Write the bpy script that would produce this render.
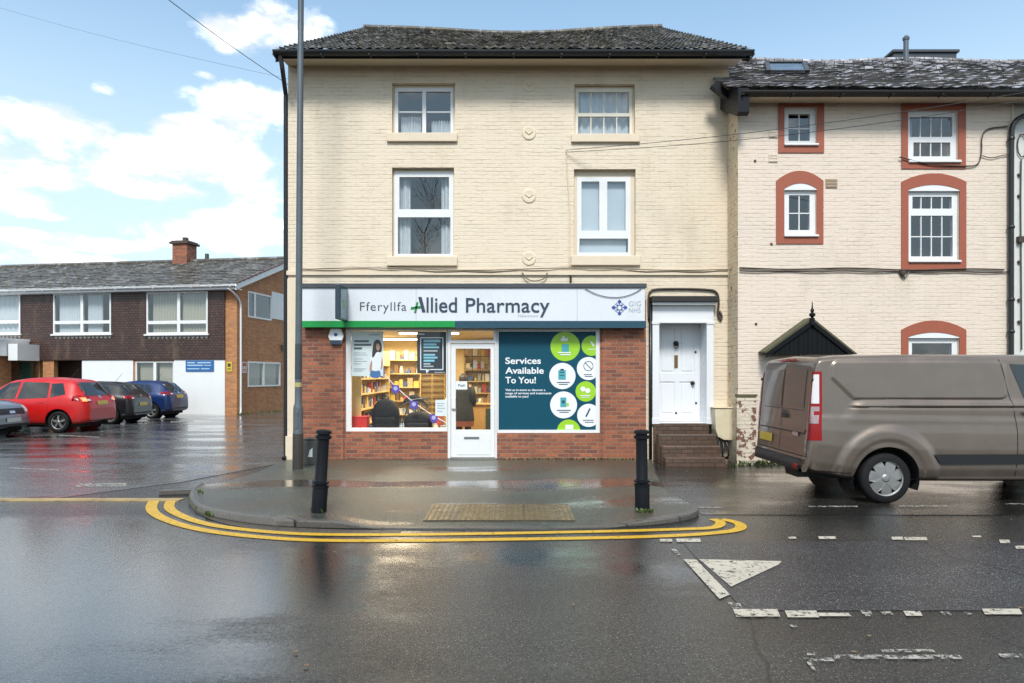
import bpy, bmesh, math, random
from mathutils import Vector, Matrix
from mathutils.bvhtree import BVHTree
random.seed(7)
R = math.radians
for o in list(bpy.data.objects): bpy.data.objects.remove(o)
SC = bpy.context.scene
COL = SC.collection
# ------------------------------------------------------------------ camera, world, sun, exposure
FP, HY, CH = 675.0, 376.0, 1.67        # focal length (px), horizon row, eye height
cam = bpy.data.cameras.new('camera'); camo = bpy.data.objects.new('camera', cam); COL.objects.link(camo)
camo.location = (0, 0, CH); camo.rotation_euler = (R(90), 0, 0)
cam.sensor_width = 36; cam.lens = FP/1024*36; cam.shift_y = (HY-341.5)/1024; cam.clip_end = 2000; cam.clip_start = .05
SC.camera = camo
SUN_EL, SUN_AZ = 48, 184               # sun behind the camera, a little to the right; azimuth clockwise from +Y
sl = bpy.data.lights.new('sun', 'SUN'); sl.energy = 1.75; sl.angle = R(14); sl.color = (1, .97, .92)
so = bpy.data.objects.new('sun', sl); COL.objects.link(so)
sd = Vector((math.sin(R(SUN_AZ))*math.cos(R(SUN_EL)), math.cos(R(SUN_AZ))*math.cos(R(SUN_EL)), math.sin(R(SUN_EL))))
so.rotation_euler = (-sd).to_track_quat('-Z', 'Y').to_euler(); so.location = sd*60
SC.view_settings.view_transform = 'Standard'; SC.view_settings.look = 'None'; SC.view_settings.gamma = 1
SC.view_settings.exposure = 1.10
SKY = .058
SC.render.engine = 'CYCLES'
SC.cycles.use_denoising = True; SC.cycles.denoising_prefilter = 'NONE'; SC.cycles.use_adaptive_sampling = False
SC.cycles.max_bounces = 7; SC.cycles.transparent_max_bounces = 12; SC.cycles.caustics_reflective = False; SC.cycles.caustics_refractive = False
SC.cycles.sample_clamp_indirect = 1.5; SC.cycles.sample_clamp_direct = 5; SC.cycles.diffuse_bounces = 3
try: SC.cycles.sampling_pattern = 'BLUE_NOISE'
except Exception: pass

class NT:
    """small node-tree writer"""
    def __init__(s, tree): s.t = tree; s.t.nodes.clear()
    def n(s, typ, ins=None, **props):
        nd = s.t.nodes.new(typ)
        for k, v in props.items(): setattr(nd, k, v)
        for k, v in (ins or {}).items(): s.set(nd.inputs[k], v)
        return nd
    def set(s, sock, v):
        if isinstance(v, bpy.types.NodeSocket): s.t.links.new(v, sock)
        elif isinstance(v, bpy.types.Node): s.t.links.new(v.outputs[0], sock)
        else:
            if isinstance(v, tuple) and len(v) == 3 and sock.type == 'RGBA': v = v+(1,)
            sock.default_value = v
    def math(s, op, a, b=0, c=None, clamp=False):
        nd = s.n('ShaderNodeMath', operation=op, use_clamp=clamp)
        s.set(nd.inputs[0], a); s.set(nd.inputs[1], b)
        if c is not None: s.set(nd.inputs[2], c)
        return nd.outputs[0]
    def ramp(s, f, a, b, lo=0., hi=1.):
        nd = s.n('ShaderNodeMapRange', interpolation_type='SMOOTHSTEP')
        for k, v in (('Value', f), ('From Min', a), ('From Max', b), ('To Min', lo), ('To Max', hi)): s.set(nd.inputs[k], v)
        return nd.outputs[0]
    def mix(s, f, a, b, mode='MIX'):
        nd = s.n('ShaderNodeMix', data_type='RGBA', blend_type=mode)
        s.set(nd.inputs[0], f); s.set(nd.inputs[6], a); s.set(nd.inputs[7], b)
        return nd.outputs[2]
    def noise(s, vec, scale, detail=3, rough=.55, dist=0):
        nd = s.n('ShaderNodeTexNoise', {'Scale': scale, 'Detail': detail, 'Roughness': rough, 'Distortion': dist})
        if vec is not None: s.set(nd.inputs['Vector'], vec)
        return nd.outputs['Fac']
    def obj(s): return s.n('ShaderNodeTexCoord').outputs['Object']
    def mapv(s, v, sc, loc=(0, 0, 0)):
        nd = s.n('ShaderNodeMapping'); s.set(nd.inputs['Vector'], v); nd.inputs['Scale'].default_value = sc; nd.inputs['Location'].default_value = loc
        return nd.outputs[0]
    def bump(s, h, strength=.3, dist=.01, normal=None):
        nd = s.n('ShaderNodeBump', {'Height': h, 'Strength': strength, 'Distance': dist})
        if normal is not None: s.set(nd.inputs['Normal'], normal)
        return nd.outputs[0]

# ---- sky with fair-weather cumulus
w = bpy.data.worlds.new('World'); SC.world = w; w.use_nodes = True
t = NT(w.node_tree)
sky = t.n('ShaderNodeTexSky', sky_type='NISHITA', sun_disc=False, sun_elevation=R(SUN_EL), sun_rotation=R(SUN_AZ), air_density=1.0, dust_density=.8, ozone_density=1.6)
g = t.n('ShaderNodeTexCoord').outputs['Generated']
sp = t.n('ShaderNodeSeparateXYZ', {0: g})
az = t.math('ARCTAN2', sp.outputs[0], sp.outputs[1]); el = t.math('ARCSINE', sp.outputs[2])
nv = t.mapv(g, (1, 1, 1.7))
n1 = t.noise(nv, 9, 8, .6); n2 = t.noise(t.mapv(g, (1, 1, 2.6), (3, 1, 5)), 2.2, 4, .5)
wob = t.math('ADD', t.math('MULTIPLY_ADD', n1, 5.2, -2.8), t.math('MULTIPLY_ADD', t.noise(nv, 30, 6, .6), 1.2, -.6))
dens = None
def AE(px, py): 
    d = Vector(((px-512)/FP, 1, (HY-py)/FP)).normalized()
    return math.atan2(d.x, d.y), math.asin(d.z)
for px, py, rx, ry in ((15, 112, 52, 16), (60, 128, 70, 22), (255, 110, 62, 26), (200, 130, 55, 18), (120, 155, 120, 26), (215, 160, 95, 30), (40, 175, 50, 18),
                       (20, 200, 40, 13), (140, 188, 80, 13), (52, 216, 24, 6), (258, 190, 40, 20), (250, 38, 50, 22), (290, 30, 44, 26), (103, 88, 20, 8), (206, 76, 14, 5),
                       (15, 240, 60, 10), (100, 245, 60, 8), (210, 230, 90, 22), (60, 262, 120, 9), (135, 89, 12, 4)):
    a, e = AE(px, py); a1, _ = AE(px+rx, py); _, e1 = AE(px, py+ry)
    u = t.math('DIVIDE', t.math('SUBTRACT', az, a), a1-a); v = t.math('DIVIDE', t.math('SUBTRACT', el, e), e1-e)
    d = t.math('SUBTRACT', 1 if rx > 30 else .45, t.math('ADD', t.math('MULTIPLY', u, u), t.math('MULTIPLY', v, v)))
    dens = d if dens is None else t.math('SMOOTH_MAX', dens, d, .4)
front = t.math('MULTIPLY', t.ramp(az, -1.1, -.75, 1, 0), 1)           # sky elsewhere gets loose clouds of its own
front2 = t.ramp(az, .6, 1.1, 0, 1)
other = t.math('MULTIPLY_ADD', n2, 9, -4.6)
oth = t.math('MULTIPLY_ADD', t.math('SUBTRACT', t.math('ADD', front, front2), 1), 3, other)
high = t.math('MULTIPLY_ADD', t.ramp(el, .5, .75, 0, 1), 3, t.math('SUBTRACT', other, 3))
dens = t.math('MAXIMUM', t.math('MAXIMUM', dens, oth), high)
dens = t.math('ADD', dens, wob)
mask = t.ramp(dens, -.45, .95)
shade = t.ramp(t.noise(t.mapv(g, (1, 1, 2.4), (0, 0, .012)), 15, 8, .64), .42, .60)
ccol = t.mix(t.math('MULTIPLY', shade, .9), (15., 15., 15.), (6.6, 7.2, 7.9))
haze = t.ramp(el, .14, .54, .82, .24)
skc = t.mix(haze, t.mix(1, sky.outputs[0], (1.22, 1.74, 1.80), 'MULTIPLY'), (7.0, 8.4, 9.3))
bg = t.n('ShaderNodeBackground', {'Color': t.mix(mask, skc, ccol), 'Strength': SKY})
t.n('ShaderNodeOutputWorld', {0: bg.outputs[0]})

# ------------------------------------------------------------------ materials
MATS = {}
def newmat(name):
    m = bpy.data.materials.new(name); m.use_nodes = True
    return m, NT(m.node_tree)
def fin(m, t, **ins):
    p = t.n('ShaderNodeBsdfPrincipled', {k.replace('_', ' '): v for k, v in ins.items()})
    t.n('ShaderNodeOutputMaterial', {0: p.outputs[0]}); return m
def M(name, col, rough=.5, metal=0., var=.12, vs=6., bump=0., bs=60., coat=0., spec=.5, dirt=0., dcol=(.03, .028, .022), rvar=.12, emit=None):
    if name in MATS: return MATS[name]
    m, t = newmat(name); o = t.obj()
    n = t.noise(o, vs, 5, .6)
    c = t.mix(n, tuple(x*(1-var) for x in col), tuple(min(1, x*(1+var)) for x in col))
    if dirt: c = t.mix(t.math('MULTIPLY', t.ramp(t.noise(o, vs*.7, 6, .7), .45, .8), dirt), c, dcol)
    kw = dict(Base_Color=c, Roughness=t.ramp(t.noise(o, vs*2.3, 4), .2, .8, max(.02, rough-rvar), min(1, rough+rvar)), Metallic=metal, Coat_Weight=coat, Coat_Roughness=.06)
    kw['Specular_IOR_Level'] = spec
    if bump: kw['Normal'] = t.bump(t.noise(o, bs, 4, .6), bump, .01)
    if emit: kw['Emission_Color'] = emit[0]+(1,); kw['Emission_Strength'] = emit[1]
    MATS[name] = fin(m, t, **kw); return MATS[name]
def brickuv(t, wob=.0, wscale=1.5):
    o = t.obj(); s = t.n('ShaderNodeSeparateXYZ', {0: o})
    u = t.math('ADD', s.outputs[0], s.outputs[1]); v = s.outputs[2]
    if wob: v = t.math('MULTIPLY_ADD', t.math('SUBTRACT', t.noise(o, wscale, 3), .5), wob, v)
    return o, t.n('ShaderNodeCombineXYZ', {0: u, 1: v}).outputs[0]
def brick(name, c1, c2, mortar, bw=.225, rh=.075, ms=.009, bstr=.5, wob=.0, painted=False, stain=None, rough=.75, smooth=.15, peel=0.):
    m, t = newmat(name); o, uv = brickuv(t, wob)
    b = t.n('ShaderNodeTexBrick', {'Vector': uv, 'Color1': c1, 'Color2': c2, 'Mortar': mortar, 'Scale': 1., 'Mortar Size': ms, 'Mortar Smooth': smooth, 'Bias': 0., 'Brick Width': bw, 'Row Height': rh})
    b.offset = .5
    n = t.noise(o, 1.1, 6, .6); nf = t.noise(o, 34, 5, .65)
    c = b.outputs['Color']
    if painted:
        gate = t.ramp(t.noise(t.mapv(o, (1, 1, 6)), 2.6, 5, .7), .40, .68)
        vv = t.n('ShaderNodeSeparateXYZ', {0: uv}).outputs[1]
        row = t.ramp(t.math('ABSOLUTE', t.math('SUBTRACT', t.math('FRACT', t.math('DIVIDE', vv, rh)), .5)), .36, .5)
        strk = t.noise(t.mapv(o, (1, 1, 9)), 3.4, 5, .7)
        c = t.mix(t.math('MULTIPLY', t.math('MAXIMUM', row, t.math('MULTIPLY', b.outputs['Fac'], .75)), gate), c1, mortar)  # shade in the painted-over joints is put into the colour
        c = t.mix(t.ramp(strk, .52, .8, 0, .28), c, mortar)
        c = t.mix(t.ramp(n, .3, .75, 0, .35), c, c2)
    else:
        c = t.mix(.55, c, t.mix(t.ramp(nf, .3, .72), (.55, .55, .55), (1.3, 1.3, 1.3)), 'MULTIPLY')
        c = t.mix(t.ramp(n, .4, .8, 0, .5), c, tuple(x*.55 for x in c1))
    if stain: 
        sm = t.ramp(t.noise(t.mapv(o, (1.2, 1.2, .35)), 1.6, 7, .68), .5, .78, 0, stain[1]); c = t.mix(sm, c, stain[0])
    if peel:
        pm = t.ramp(t.noise(o, 9, 5, .6), 1-peel-.02, 1-peel+.02)
        c = t.mix(pm, c, (.17, .085, .06))
    if painted: h = t.math('ADD', t.math('MULTIPLY', t.math('MAXIMUM', row, t.math('MULTIPLY', b.outputs['Fac'], .8)), t.math('MULTIPLY_ADD', gate, -.75, -.2)), t.math('MULTIPLY', t.noise(t.mapv(o, (1, 1, 4)), 11, 5, .65), .8))
    else: h = t.math('ADD', t.math('MULTIPLY', b.outputs['Fac'], -1.0), t.math('MULTIPLY', t.noise(o, 60, 4, .6), .5))
    MATS[name] = fin(m, t, Base_Color=c, Roughness=t.ramp(nf, .2, .8, rough-.12, rough+.1), Normal=t.bump(h, bstr, .012))
    return MATS[name]
def glass(name, ior=1.6, tint=(1, 1, 1), bumpy=.0):
    if name in MATS: return MATS[name]
    m, t = newmat(name)
    nrm = t.bump(t.noise(t.obj(), 1.7, 2), bumpy, .02) if bumpy else None
    bf = t.n('ShaderNodeNewGeometry').outputs['Backfacing']
    fr = t.n('ShaderNodeFresnel', {'IOR': t.ramp(bf, 0, 1, ior, 1/ior)}); gl = t.n('ShaderNodeBsdfGlossy', {'Color': (1, 1, 1), 'Roughness': .012})
    if nrm is not None: t.set(gl.inputs['Normal'], nrm); t.set(fr.inputs['Normal'], nrm)
    tr = t.n('ShaderNodeBsdfTransparent', {'Color': tint})
    mx = t.n('ShaderNodeMixShader', {0: fr.outputs[0], 1: tr.outputs[0], 2: gl.outputs[0]})
    t.n('ShaderNodeOutputMaterial', {0: mx.outputs[0]}); MATS[name] = m; return m

CREAM = brick('cream_painted_brick', (.69, .586, .452), (.65, .538, .40), (.45, .365, .26), bstr=.6, ms=.006, wob=.04, painted=True, stain=((.48, .39, .27), .45), rough=.6, smooth=.4)
PINK = brick('pale_painted_brick', (.685, .575, .475), (.645, .535, .435), (.46, .375, .295), bstr=.65, ms=.006, wob=.05, painted=True, stain=((.50, .41, .30), .45), rough=.6, smooth=.4)
PEEL = brick('peeling_painted_brick', (.66, .57, .45), (.6, .5, .4), (.3, .24, .18), bstr=1., wob=.02, painted=True, stain=((.2, .15, .1), .6), peel=.46)
RETURN = brick('flaking_painted_brick', (.68, .57, .40), (.6, .48, .33), (.3, .2, .13), bstr=1., wob=.02, painted=True, stain=((.3, .22, .14), .5), peel=.37)
RED = brick('red_shop_brick', (.40, .122, .056), (.165, .055, .036), (.25, .16, .11), bstr=.6, stain=((.10, .055, .04), .6), ms=.010)
ORANGE = brick('orange_brick', (.58, .235, .075), (.37, .13, .05), (.36, .25, .15), bstr=.5, ms=.011, stain=((.19, .11, .06), .5))
STEPB = brick('wet_step_brick', (.125, .072, .047), (.085, .053, .038), (.05, .037, .027), bstr=.5, rough=.4, stain=((.035, .04, .02), .7))
CREAMR = M('cream_render', (.665, .555, .415), .55, var=.06, bump=.15, bs=40, dirt=.15, dcol=(.4, .32, .2))
SOFF = M('cream_soffit_paint', (.66, .55, .41), .6, var=.05, vs=2)
WUPVC = M('white_upvc', (.72, .72, .72), .3, var=.03, vs=3, dirt=.08, dcol=(.5, .48, .42))
WWOOD = M('white_gloss_paint', (.70, .71, .73), .35, var=.04, vs=4, dirt=.1, dcol=(.5, .5, .47), bump=.04)
TERRA = M('terracotta_paint', (.31, .082, .042), .55, var=.10, vs=9, bump=.12, dirt=.15, dcol=(.22, .08, .05))
BLACKP = M('black_gloss_plastic', (.010, .011, .013), .38, var=.2, vs=10)
BLACKM = M('black_painted_iron', (.005, .006, .009), .42, spec=.2, var=.25, vs=14, bump=.05, bs=90)
TIMBER = M('dark_stained_timber', (.014, .010, .009), .6, var=.3, vs=12, bump=.2, bs=30)
BRASS = M('aged_brass', (.22, .13, .05), .4, metal=.8)
IRON = M('dark_ironmongery', (.03, .028, .027), .4, metal=.6)
GREYM = M('galvanised_steel', (.105, .125, .138), .45, metal=.4, var=.1, vs=7, dirt=.25)
GREYB = M('grey_cabinet_paint', (.06, .058, .052), .5, var=.15, vs=9, dirt=.4)
LEAD = M('lead_flashing', (.05, .055, .065), .45, var=.2)
GLASS = glass('window_glass', 2.0, (.86, .9, .92), .012)
SGLASS = glass('shop_glass', 1.35, (.95, .96, .96))
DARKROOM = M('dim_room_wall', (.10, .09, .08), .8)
CURT = M('white_net_curtain', (.62, .63, .64), .8, var=.08, vs=9)
CURTB = M('beige_curtain', (.42, .38, .29), .8, var=.1, vs=9)
BLIND = M('white_roller_blind', (.55, .60, .63), .6, var=.04, vs=2)

def roof_mat(name, base, base2, moss, lich, mossa, glinta, rough=.33, tile=(.25, .2), tilt=.8, thr=.45):
    m, t = newmat(name); o = t.obj(); so_ = t.n('ShaderNodeSeparateXYZ', {0: o})
    uv = t.n('ShaderNodeCombineXYZ', {0: so_.outputs[0], 1: t.math('DIVIDE', so_.outputs[1], tilt)}).outputs[0]
    tb = t.n('ShaderNodeTexBrick', {'Vector': uv, 'Color1': (0, 0, 0), 'Color2': (1, 1, 1), 'Mortar': (.0, .0, .0), 'Scale': 1., 'Mortar Size': .012, 'Mortar Smooth': .3, 'Bias': 0., 'Brick Width': tile[0], 'Row Height': tile[1]})
    per = t.n('ShaderNodeSeparateColor', {0: tb.outputs['Color']}).outputs[0]
    n = t.noise(o, 2.2, 5, .6); f = t.noise(o, 14, 6, .65)
    c = t.mix(t.ramp(n, .3, .7), base, base2)
    c = t.mix(t.math('MULTIPLY', t.ramp(t.math('ADD', t.math('MULTIPLY', t.noise(t.mapv(o, (1, 1.6, 1.6)), 4.4, 7, .74), .84), t.math('MULTIPLY', per, .16)), thr, thr+.13), glinta), c, lich)  # pale patches: wet white glints, with some lichen, painted into the tile colour
    c = t.mix(t.math('MULTIPLY', tb.outputs['Fac'], .8), c, (.018, .015, .013))
    c = t.mix(t.math('MULTIPLY', t.ramp(t.noise(t.mapv(o, (1, 1, 1), (9, 4, 2)), 3.6, 7, .7), .46, .60), mossa), c, moss)
    MATS[name] = fin(m, t, Base_Color=c, Roughness=t.ramp(f, .3, .7, rough-.15, rough+.25), Normal=t.bump(f, .35, .012)); return MATS[name]
ROOFA = roof_mat('mossy_pantile', (.035, .033, .033), (.075, .065, .06), (.13, .115, .04), (.42, .41, .40), .32, .45, .3, (.18, .33), .87, .5)
ROOFB = roof_mat('glinting_slate_tile', (.15, .142, .146), (.23, .215, .22), (.055, .05, .02), (.50, .49, .53), .4, .9, .26, (.22, .27), .84, .43)  # slate whose wet shine is partly put into its pale colour
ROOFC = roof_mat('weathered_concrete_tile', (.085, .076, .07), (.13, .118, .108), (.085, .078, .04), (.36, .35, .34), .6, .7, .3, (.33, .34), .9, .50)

def wet(name, dark, light, puddle_bias=.0, big=(.30, .55), rmin=.035, rdry=.34, bs=.38, pools=(), tint=None, patchy=0.):
    """wet tarmac: stone-chip colour and relief, smooth where water stands"""
    m, t = newmat(name); o = t.obj()
    chip = t.noise(o, 50, 4, .85); mid = t.noise(o, 24, 6, .75); bigp = t.noise(t.mapv(o, (big[0], big[1], 1)), 1, 6, .62)
    chips = t.math('ADD', t.math('MULTIPLY', chip, .62), t.math('MULTIPLY', mid, .38))
    c = t.mix(t.ramp(chips, .36, .66), dark, light)
    c = t.mix(t.ramp(t.noise(o, 75, 2, .6), .62, .70), c, tuple(min(.5, x*3.6) for x in light))
    c = t.mix(t.ramp(t.noise(o, 68, 2, .6), .60, .70), c, (.004, .004, .004))
    ck = t.n('ShaderNodeTexVoronoi', {'Vector': t.mix(.16, o, t.n('ShaderNodeTexNoise', {'Vector': o, 'Scale': 2.2, 'Detail': 4}).outputs['Color']), 'Scale': .62}, feature='DISTANCE_TO_EDGE').outputs['Distance']
    crack = t.math('MULTIPLY', t.ramp(ck, .0, .010, 1, 0), t.ramp(t.noise(t.mapv(o, (1, 1, 1), (7, 7, 0)), .5, 2), .5, .62))
    c = t.mix(t.math('MULTIPLY', crack, .75), c, (.004, .004, .004))
    tone = t.noise(t.mapv(o, (.5, .8, 1), (5, 2, 0)), 1, 5, .6)
    c = t.mix(t.ramp(tone, .35, .7), t.mix(1, c, (.66, .66, .66), 'MULTIPLY'), c)
    if tint: c = t.mix(t.ramp(t.noise(t.mapv(o, (.9, .9, 1), (1, 8, 0)), 1, 6, .65), .45, .65, 0, .7), c, tint)
    p = t.math('ADD', bigp, puddle_bias)
    s = t.n('ShaderNodeSeparateXYZ', {0: o})
    for (x, y, rx, ry, am) in pools:
        u = t.math('DIVIDE', t.math('SUBTRACT', s.outputs[0], x), rx); v = t.math('DIVIDE', t.math('SUBTRACT', s.outputs[1], y), ry)
        d = t.math('SUBTRACT', 1, t.math('ADD', t.math('MULTIPLY', u, u), t.math('MULTIPLY', v, v)), clamp=True)
        p = t.math('MULTIPLY_ADD', d, am, p)
    rim = t.math('MULTIPLY_ADD', t.math('SUBTRACT', mid, .5), .25, p)
    wetm = t.ramp(rim, .44, .68)
    rough = t.ramp(wetm, 0, 1, rdry, rmin)
    bst = t.ramp(wetm, 0, 1, bs, .11)
    nrm = t.n('ShaderNodeBump', {'Height': chips, 'Strength': bst, 'Distance': .012}).outputs[0]
    nrm = t.bump(t.noise(t.mapv(o, (1, 1, 1)), 9, 4, .65), .06, .01, nrm)
    c = t.mix(t.math('MULTIPLY', wetm, .45), c, t.mix(1, c, (.45, .45, .45), 'MULTIPLY'))
    MATS[name] = fin(m, t, Base_Color=c, Roughness=rough, Normal=nrm, IOR=1.42, Coat_Weight=t.math('MULTIPLY_ADD', wetm, .8, .2), Coat_Roughness=t.math('MULTIPLY', rough, .7), Coat_Normal=nrm, Coat_IOR=1.33)
    return MATS[name]
def paint(name, col, wear=.42, rough=.4):
    """road paint rubbed through to the tarmac in places"""
    m, t = newmat(name); o = t.obj()
    n = t.noise(o, 17, 8, .8); chip = t.noise(o, 160, 2, .7)
    c = t.mix(t.ramp(t.noise(o, 3.3, 5, .6), .3, .75, 0, .5), col, tuple(x*.72 for x in col))
    c = t.mix(t.ramp(chip, .3, .7, .0, .25), c, tuple(x*.5 for x in col))
    p = t.n('ShaderNodeBsdfPrincipled', {'Base Color': c, 'Roughness': rough, 'Normal': t.bump(chip, .4, .006)})
    tr = t.n('ShaderNodeBsdfTransparent')
    k = t.ramp(t.math('ADD', n, t.math('MULTIPLY', chip, .12)), wear+.02, wear+.11)
    mx = t.n('ShaderNodeMixShader', {0: k, 1: tr.outputs[0], 2: p.outputs[0]})
    t.n('ShaderNodeOutputMaterial', {0: mx.outputs[0]}); MATS[name] = m; return m

# ------------------------------------------------------------------ mesh helpers
class MB:
    def __init__(s): s.v = []; s.f = []
    def add(s, vs, fs):
        b = len(s.v); s.v += [tuple(p) for p in vs]; s.f += [tuple(i+b for i in f) for f in fs]; return s
    def box(s, x0, x1, y0, y1, z0, z1):
        return s.add([(x0, y0, z0), (x1, y0, z0), (x1, y1, z0), (x0, y1, z0), (x0, y0, z1), (x1, y0, z1), (x1, y1, z1), (x0, y1, z1)],
                     [(0, 3, 2, 1), (4, 5, 6, 7), (0, 1, 5, 4), (1, 2, 6, 5), (2, 3, 7, 6), (3, 0, 4, 7)])
    def quad(s, a, b, c, d): return s.add([a, b, c, d], [(0, 1, 2, 3)])
    def prism(s, poly, ax, a0, a1):
        """poly in the two other axes (order x,y / x,z / y,z) extruded along ax"""
        def P(p, a): return {'x': (a, p[0], p[1]), 'y': (p[0], a, p[1]), 'z': (p[0], p[1], a)}[ax]
        n = len(poly); vs = [P(p, a0) for p in poly]+[P(p, a1) for p in poly]
        return s.add(vs, [tuple(range(n)), tuple(range(2*n-1, n-1, -1))]+[(i, i+n, (i+1) % n+n, (i+1) % n) for i in range(n)])
    def tube(s, pts, r, seg=8, r1=None, cap=True):
        pts = [Vector(p) for p in pts]; rs = r if isinstance(r, (list, tuple)) else [r+((r1 if r1 is not None else r)-r)*i/max(1, len(pts)-1) for i in range(len(pts))]
        vs = []; up = None
        for i, p in enumerate(pts):
            d = (pts[min(i+1, len(pts)-1)]-pts[max(i-1, 0)]).normalized()
            if up is None: up = Vector((0, 0, 1)) if abs(d.z) < .9 else Vector((1, 0, 0))
            a = d.cross(up).normalized(); b = a.cross(d).normalized(); up = b
            vs += [p+(a*math.cos(2*math.pi*k/seg)+b*math.sin(2*math.pi*k/seg))*rs[i] for k in range(seg)]
        fs = [(i*seg+k, i*seg+(k+1) % seg, (i+1)*seg+(k+1) % seg, (i+1)*seg+k) for i in range(len(pts)-1) for k in range(seg)]
        if cap: fs += [tuple(range(seg-1, -1, -1)), tuple(range((len(pts)-1)*seg, len(pts)*seg))]
        return s.add(vs, fs)
    def lathe(s, prof, c=(0, 0, 0), seg=24, axis='z', arc=None):
        """prof = [(radius, along)]"""
        vs = []; c = Vector(c)
        for r, h in prof:
            for k in range(seg):
                a = 2*math.pi*k/seg; u, w = r*math.cos(a), r*math.sin(a)
                vs.append(c+Vector({'z': (u, w, h), 'y': (u, h, w), 'x': (h, u, w)}[axis]))
        fs = [(i*seg+k, i*seg+(k+1) % seg, (i+1)*seg+(k+1) % seg, (i+1)*seg+k) for i in range(len(prof)-1) for k in range(seg)]
        return s.add(vs, fs)
    def disc(s, cx, cz, r, y, seg=28, clip=None, th=.0):
        pts = [(cx+r*math.cos(2*math.pi*k/seg), cz+r*math.sin(2*math.pi*k/seg)) for k in range(seg)]
        if clip: pts = [(min(max(x, clip[0]), clip[1]), min(max(z, clip[2]), clip[3])) for x, z in pts]
        return s.add([(x, y, z) for x, z in pts], [tuple(range(seg))])
    def holes(s, x0, x1, z0, z1, hs, y, depth, back=False):
        """wall sheet in the XZ plane with rectangular openings and their reveals"""
        xs = sorted({x0, x1}|{h[i] for h in hs for i in (0, 1) if x0 < h[i] < x1}); zs = sorted({z0, z1}|{h[i] for h in hs for i in (2, 3) if z0 < h[i] < z1})
        inh = lambda x, z: any(h[0]-1e-6 < x < h[1]+1e-6 and h[2]-1e-6 < z < h[3]+1e-6 for h in hs)
        for i in range(len(xs)-1):
            for j in range(len(zs)-1):
                if not inh((xs[i]+xs[i+1])/2, (zs[j]+zs[j+1])/2):
                    s.quad((xs[i], y, zs[j]), (xs[i+1], y, zs[j]), (xs[i+1], y, zs[j+1]), (xs[i], y, zs[j+1]))
                    if back: s.quad((xs[i+1], y+depth, zs[j]), (xs[i], y+depth, zs[j]), (xs[i], y+depth, zs[j+1]), (xs[i+1], y+depth, zs[j+1]))
        for a, b, c, d in hs:
            a, b, c, d = max(a, x0), min(b, x1), max(c, z0), min(d, z1); q = y+depth
            if a > x0: s.quad((a, y, c), (a, y, d), (a, q, d), (a, q, c))
            if b < x1: s.quad((b, y, d), (b, y, c), (b, q, c), (b, q, d))
            if d < z1: s.quad((a, y, d), (b, y, d), (b, q, d), (a, q, d))
            if c > z0: s.quad((b, y, c), (a, y, c), (a, q, c), (b, q, c))
        if back:
            q = y+depth
            s.quad((x0, q, z0), (x0, y, z0), (x0, y, z1), (x0, q, z1)); s.quad((x1, y, z0), (x1, q, z0), (x1, q, z1), (x1, y, z1))
            s.quad((x0, y, z1), (x1, y, z1), (x1, q, z1), (x0, q, z1)); s.quad((x0, q, z0), (x1, q, z0), (x1, y, z0), (x0, y, z0))
        return s
    def xf(s, m):
        s.v = [tuple(m @ Vector(p)) for p in s.v]; return s
    def build(s, name, mat, parent=None, smooth=False, bevel=0., world=True, weld=False, edge=None):
        me = bpy.data.meshes.new(name); me.from_pydata(s.v, [], s.f)
        if weld or smooth:
            bm = bmesh.new(); bm.from_mesh(me); bmesh.ops.remove_doubles(bm, verts=bm.verts, dist=1e-5)
            if weld: bmesh.ops.recalc_face_normals(bm, faces=bm.faces)
            bm.to_mesh(me); bm.free()
        me.materials.append(mat); me.update()
        if smooth:
            me.polygons.foreach_set('use_smooth', [True]*len(me.polygons))
            if edge: me.set_sharp_from_angle(angle=R(edge))
        o = bpy.data.objects.new(name, me); COL.objects.link(o)
        if parent: 
            o.parent = parent
            if world: o.matrix_parent_inverse = wm(parent).inverted()
        if bevel:
            b = o.modifiers.new('bevel', 'BEVEL'); b.width = bevel; b.segments = 2; b.limit_method = 'ANGLE'; b.angle_limit = R(40)
        return o
def wm(o):
    m = Matrix.LocRotScale(o.location, o.rotation_euler, o.scale)
    if o.parent: m = wm(o.parent) @ o.matrix_parent_inverse @ m
    return m
def tag(o, label=None, cat=None, group=None, kind=None):
    for k, v in (('label', label), ('category', cat), ('group', group), ('kind', kind)):
        if v: o[k] = v
    return o
def thing(name, label, cat, loc=(0, 0, 0), rz=0., group=None):
    o = bpy.data.objects.new(name, None); COL.objects.link(o); o.location = loc; o.rotation_euler = (0, 0, rz); o.empty_display_size = .2
    return tag(o, label, cat, group)
def dup(root, loc, rz=None, label=None, group=None):
    r = root.copy(); COL.objects.link(r); r.location = loc
    if rz is not None: r.rotation_euler = (0, 0, rz)
    if label: r['label'] = label
    if group: r['group'] = group
    for ch in list(root.children):
        c = ch.copy(); COL.objects.link(c); c.parent = r
        for gch in ch.children:
            d = gch.copy(); COL.objects.link(d); d.parent = c
    return r
def X(px, Y): return (px-512)/FP*Y
def Z(py, Y): return CH+(HY-py)/FP*Y
def G(px, py, z=0.): 
    Y = FP*(CH-z)/(py-HY); return (X(px, Y), Y, z)
def RC(a, b, c, d, Y): return (X(a, Y), X(c, Y), Z(d, Y), Z(b, Y))      # px rect (left, top, right, bottom) -> x0,x1,z0,z1
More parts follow.
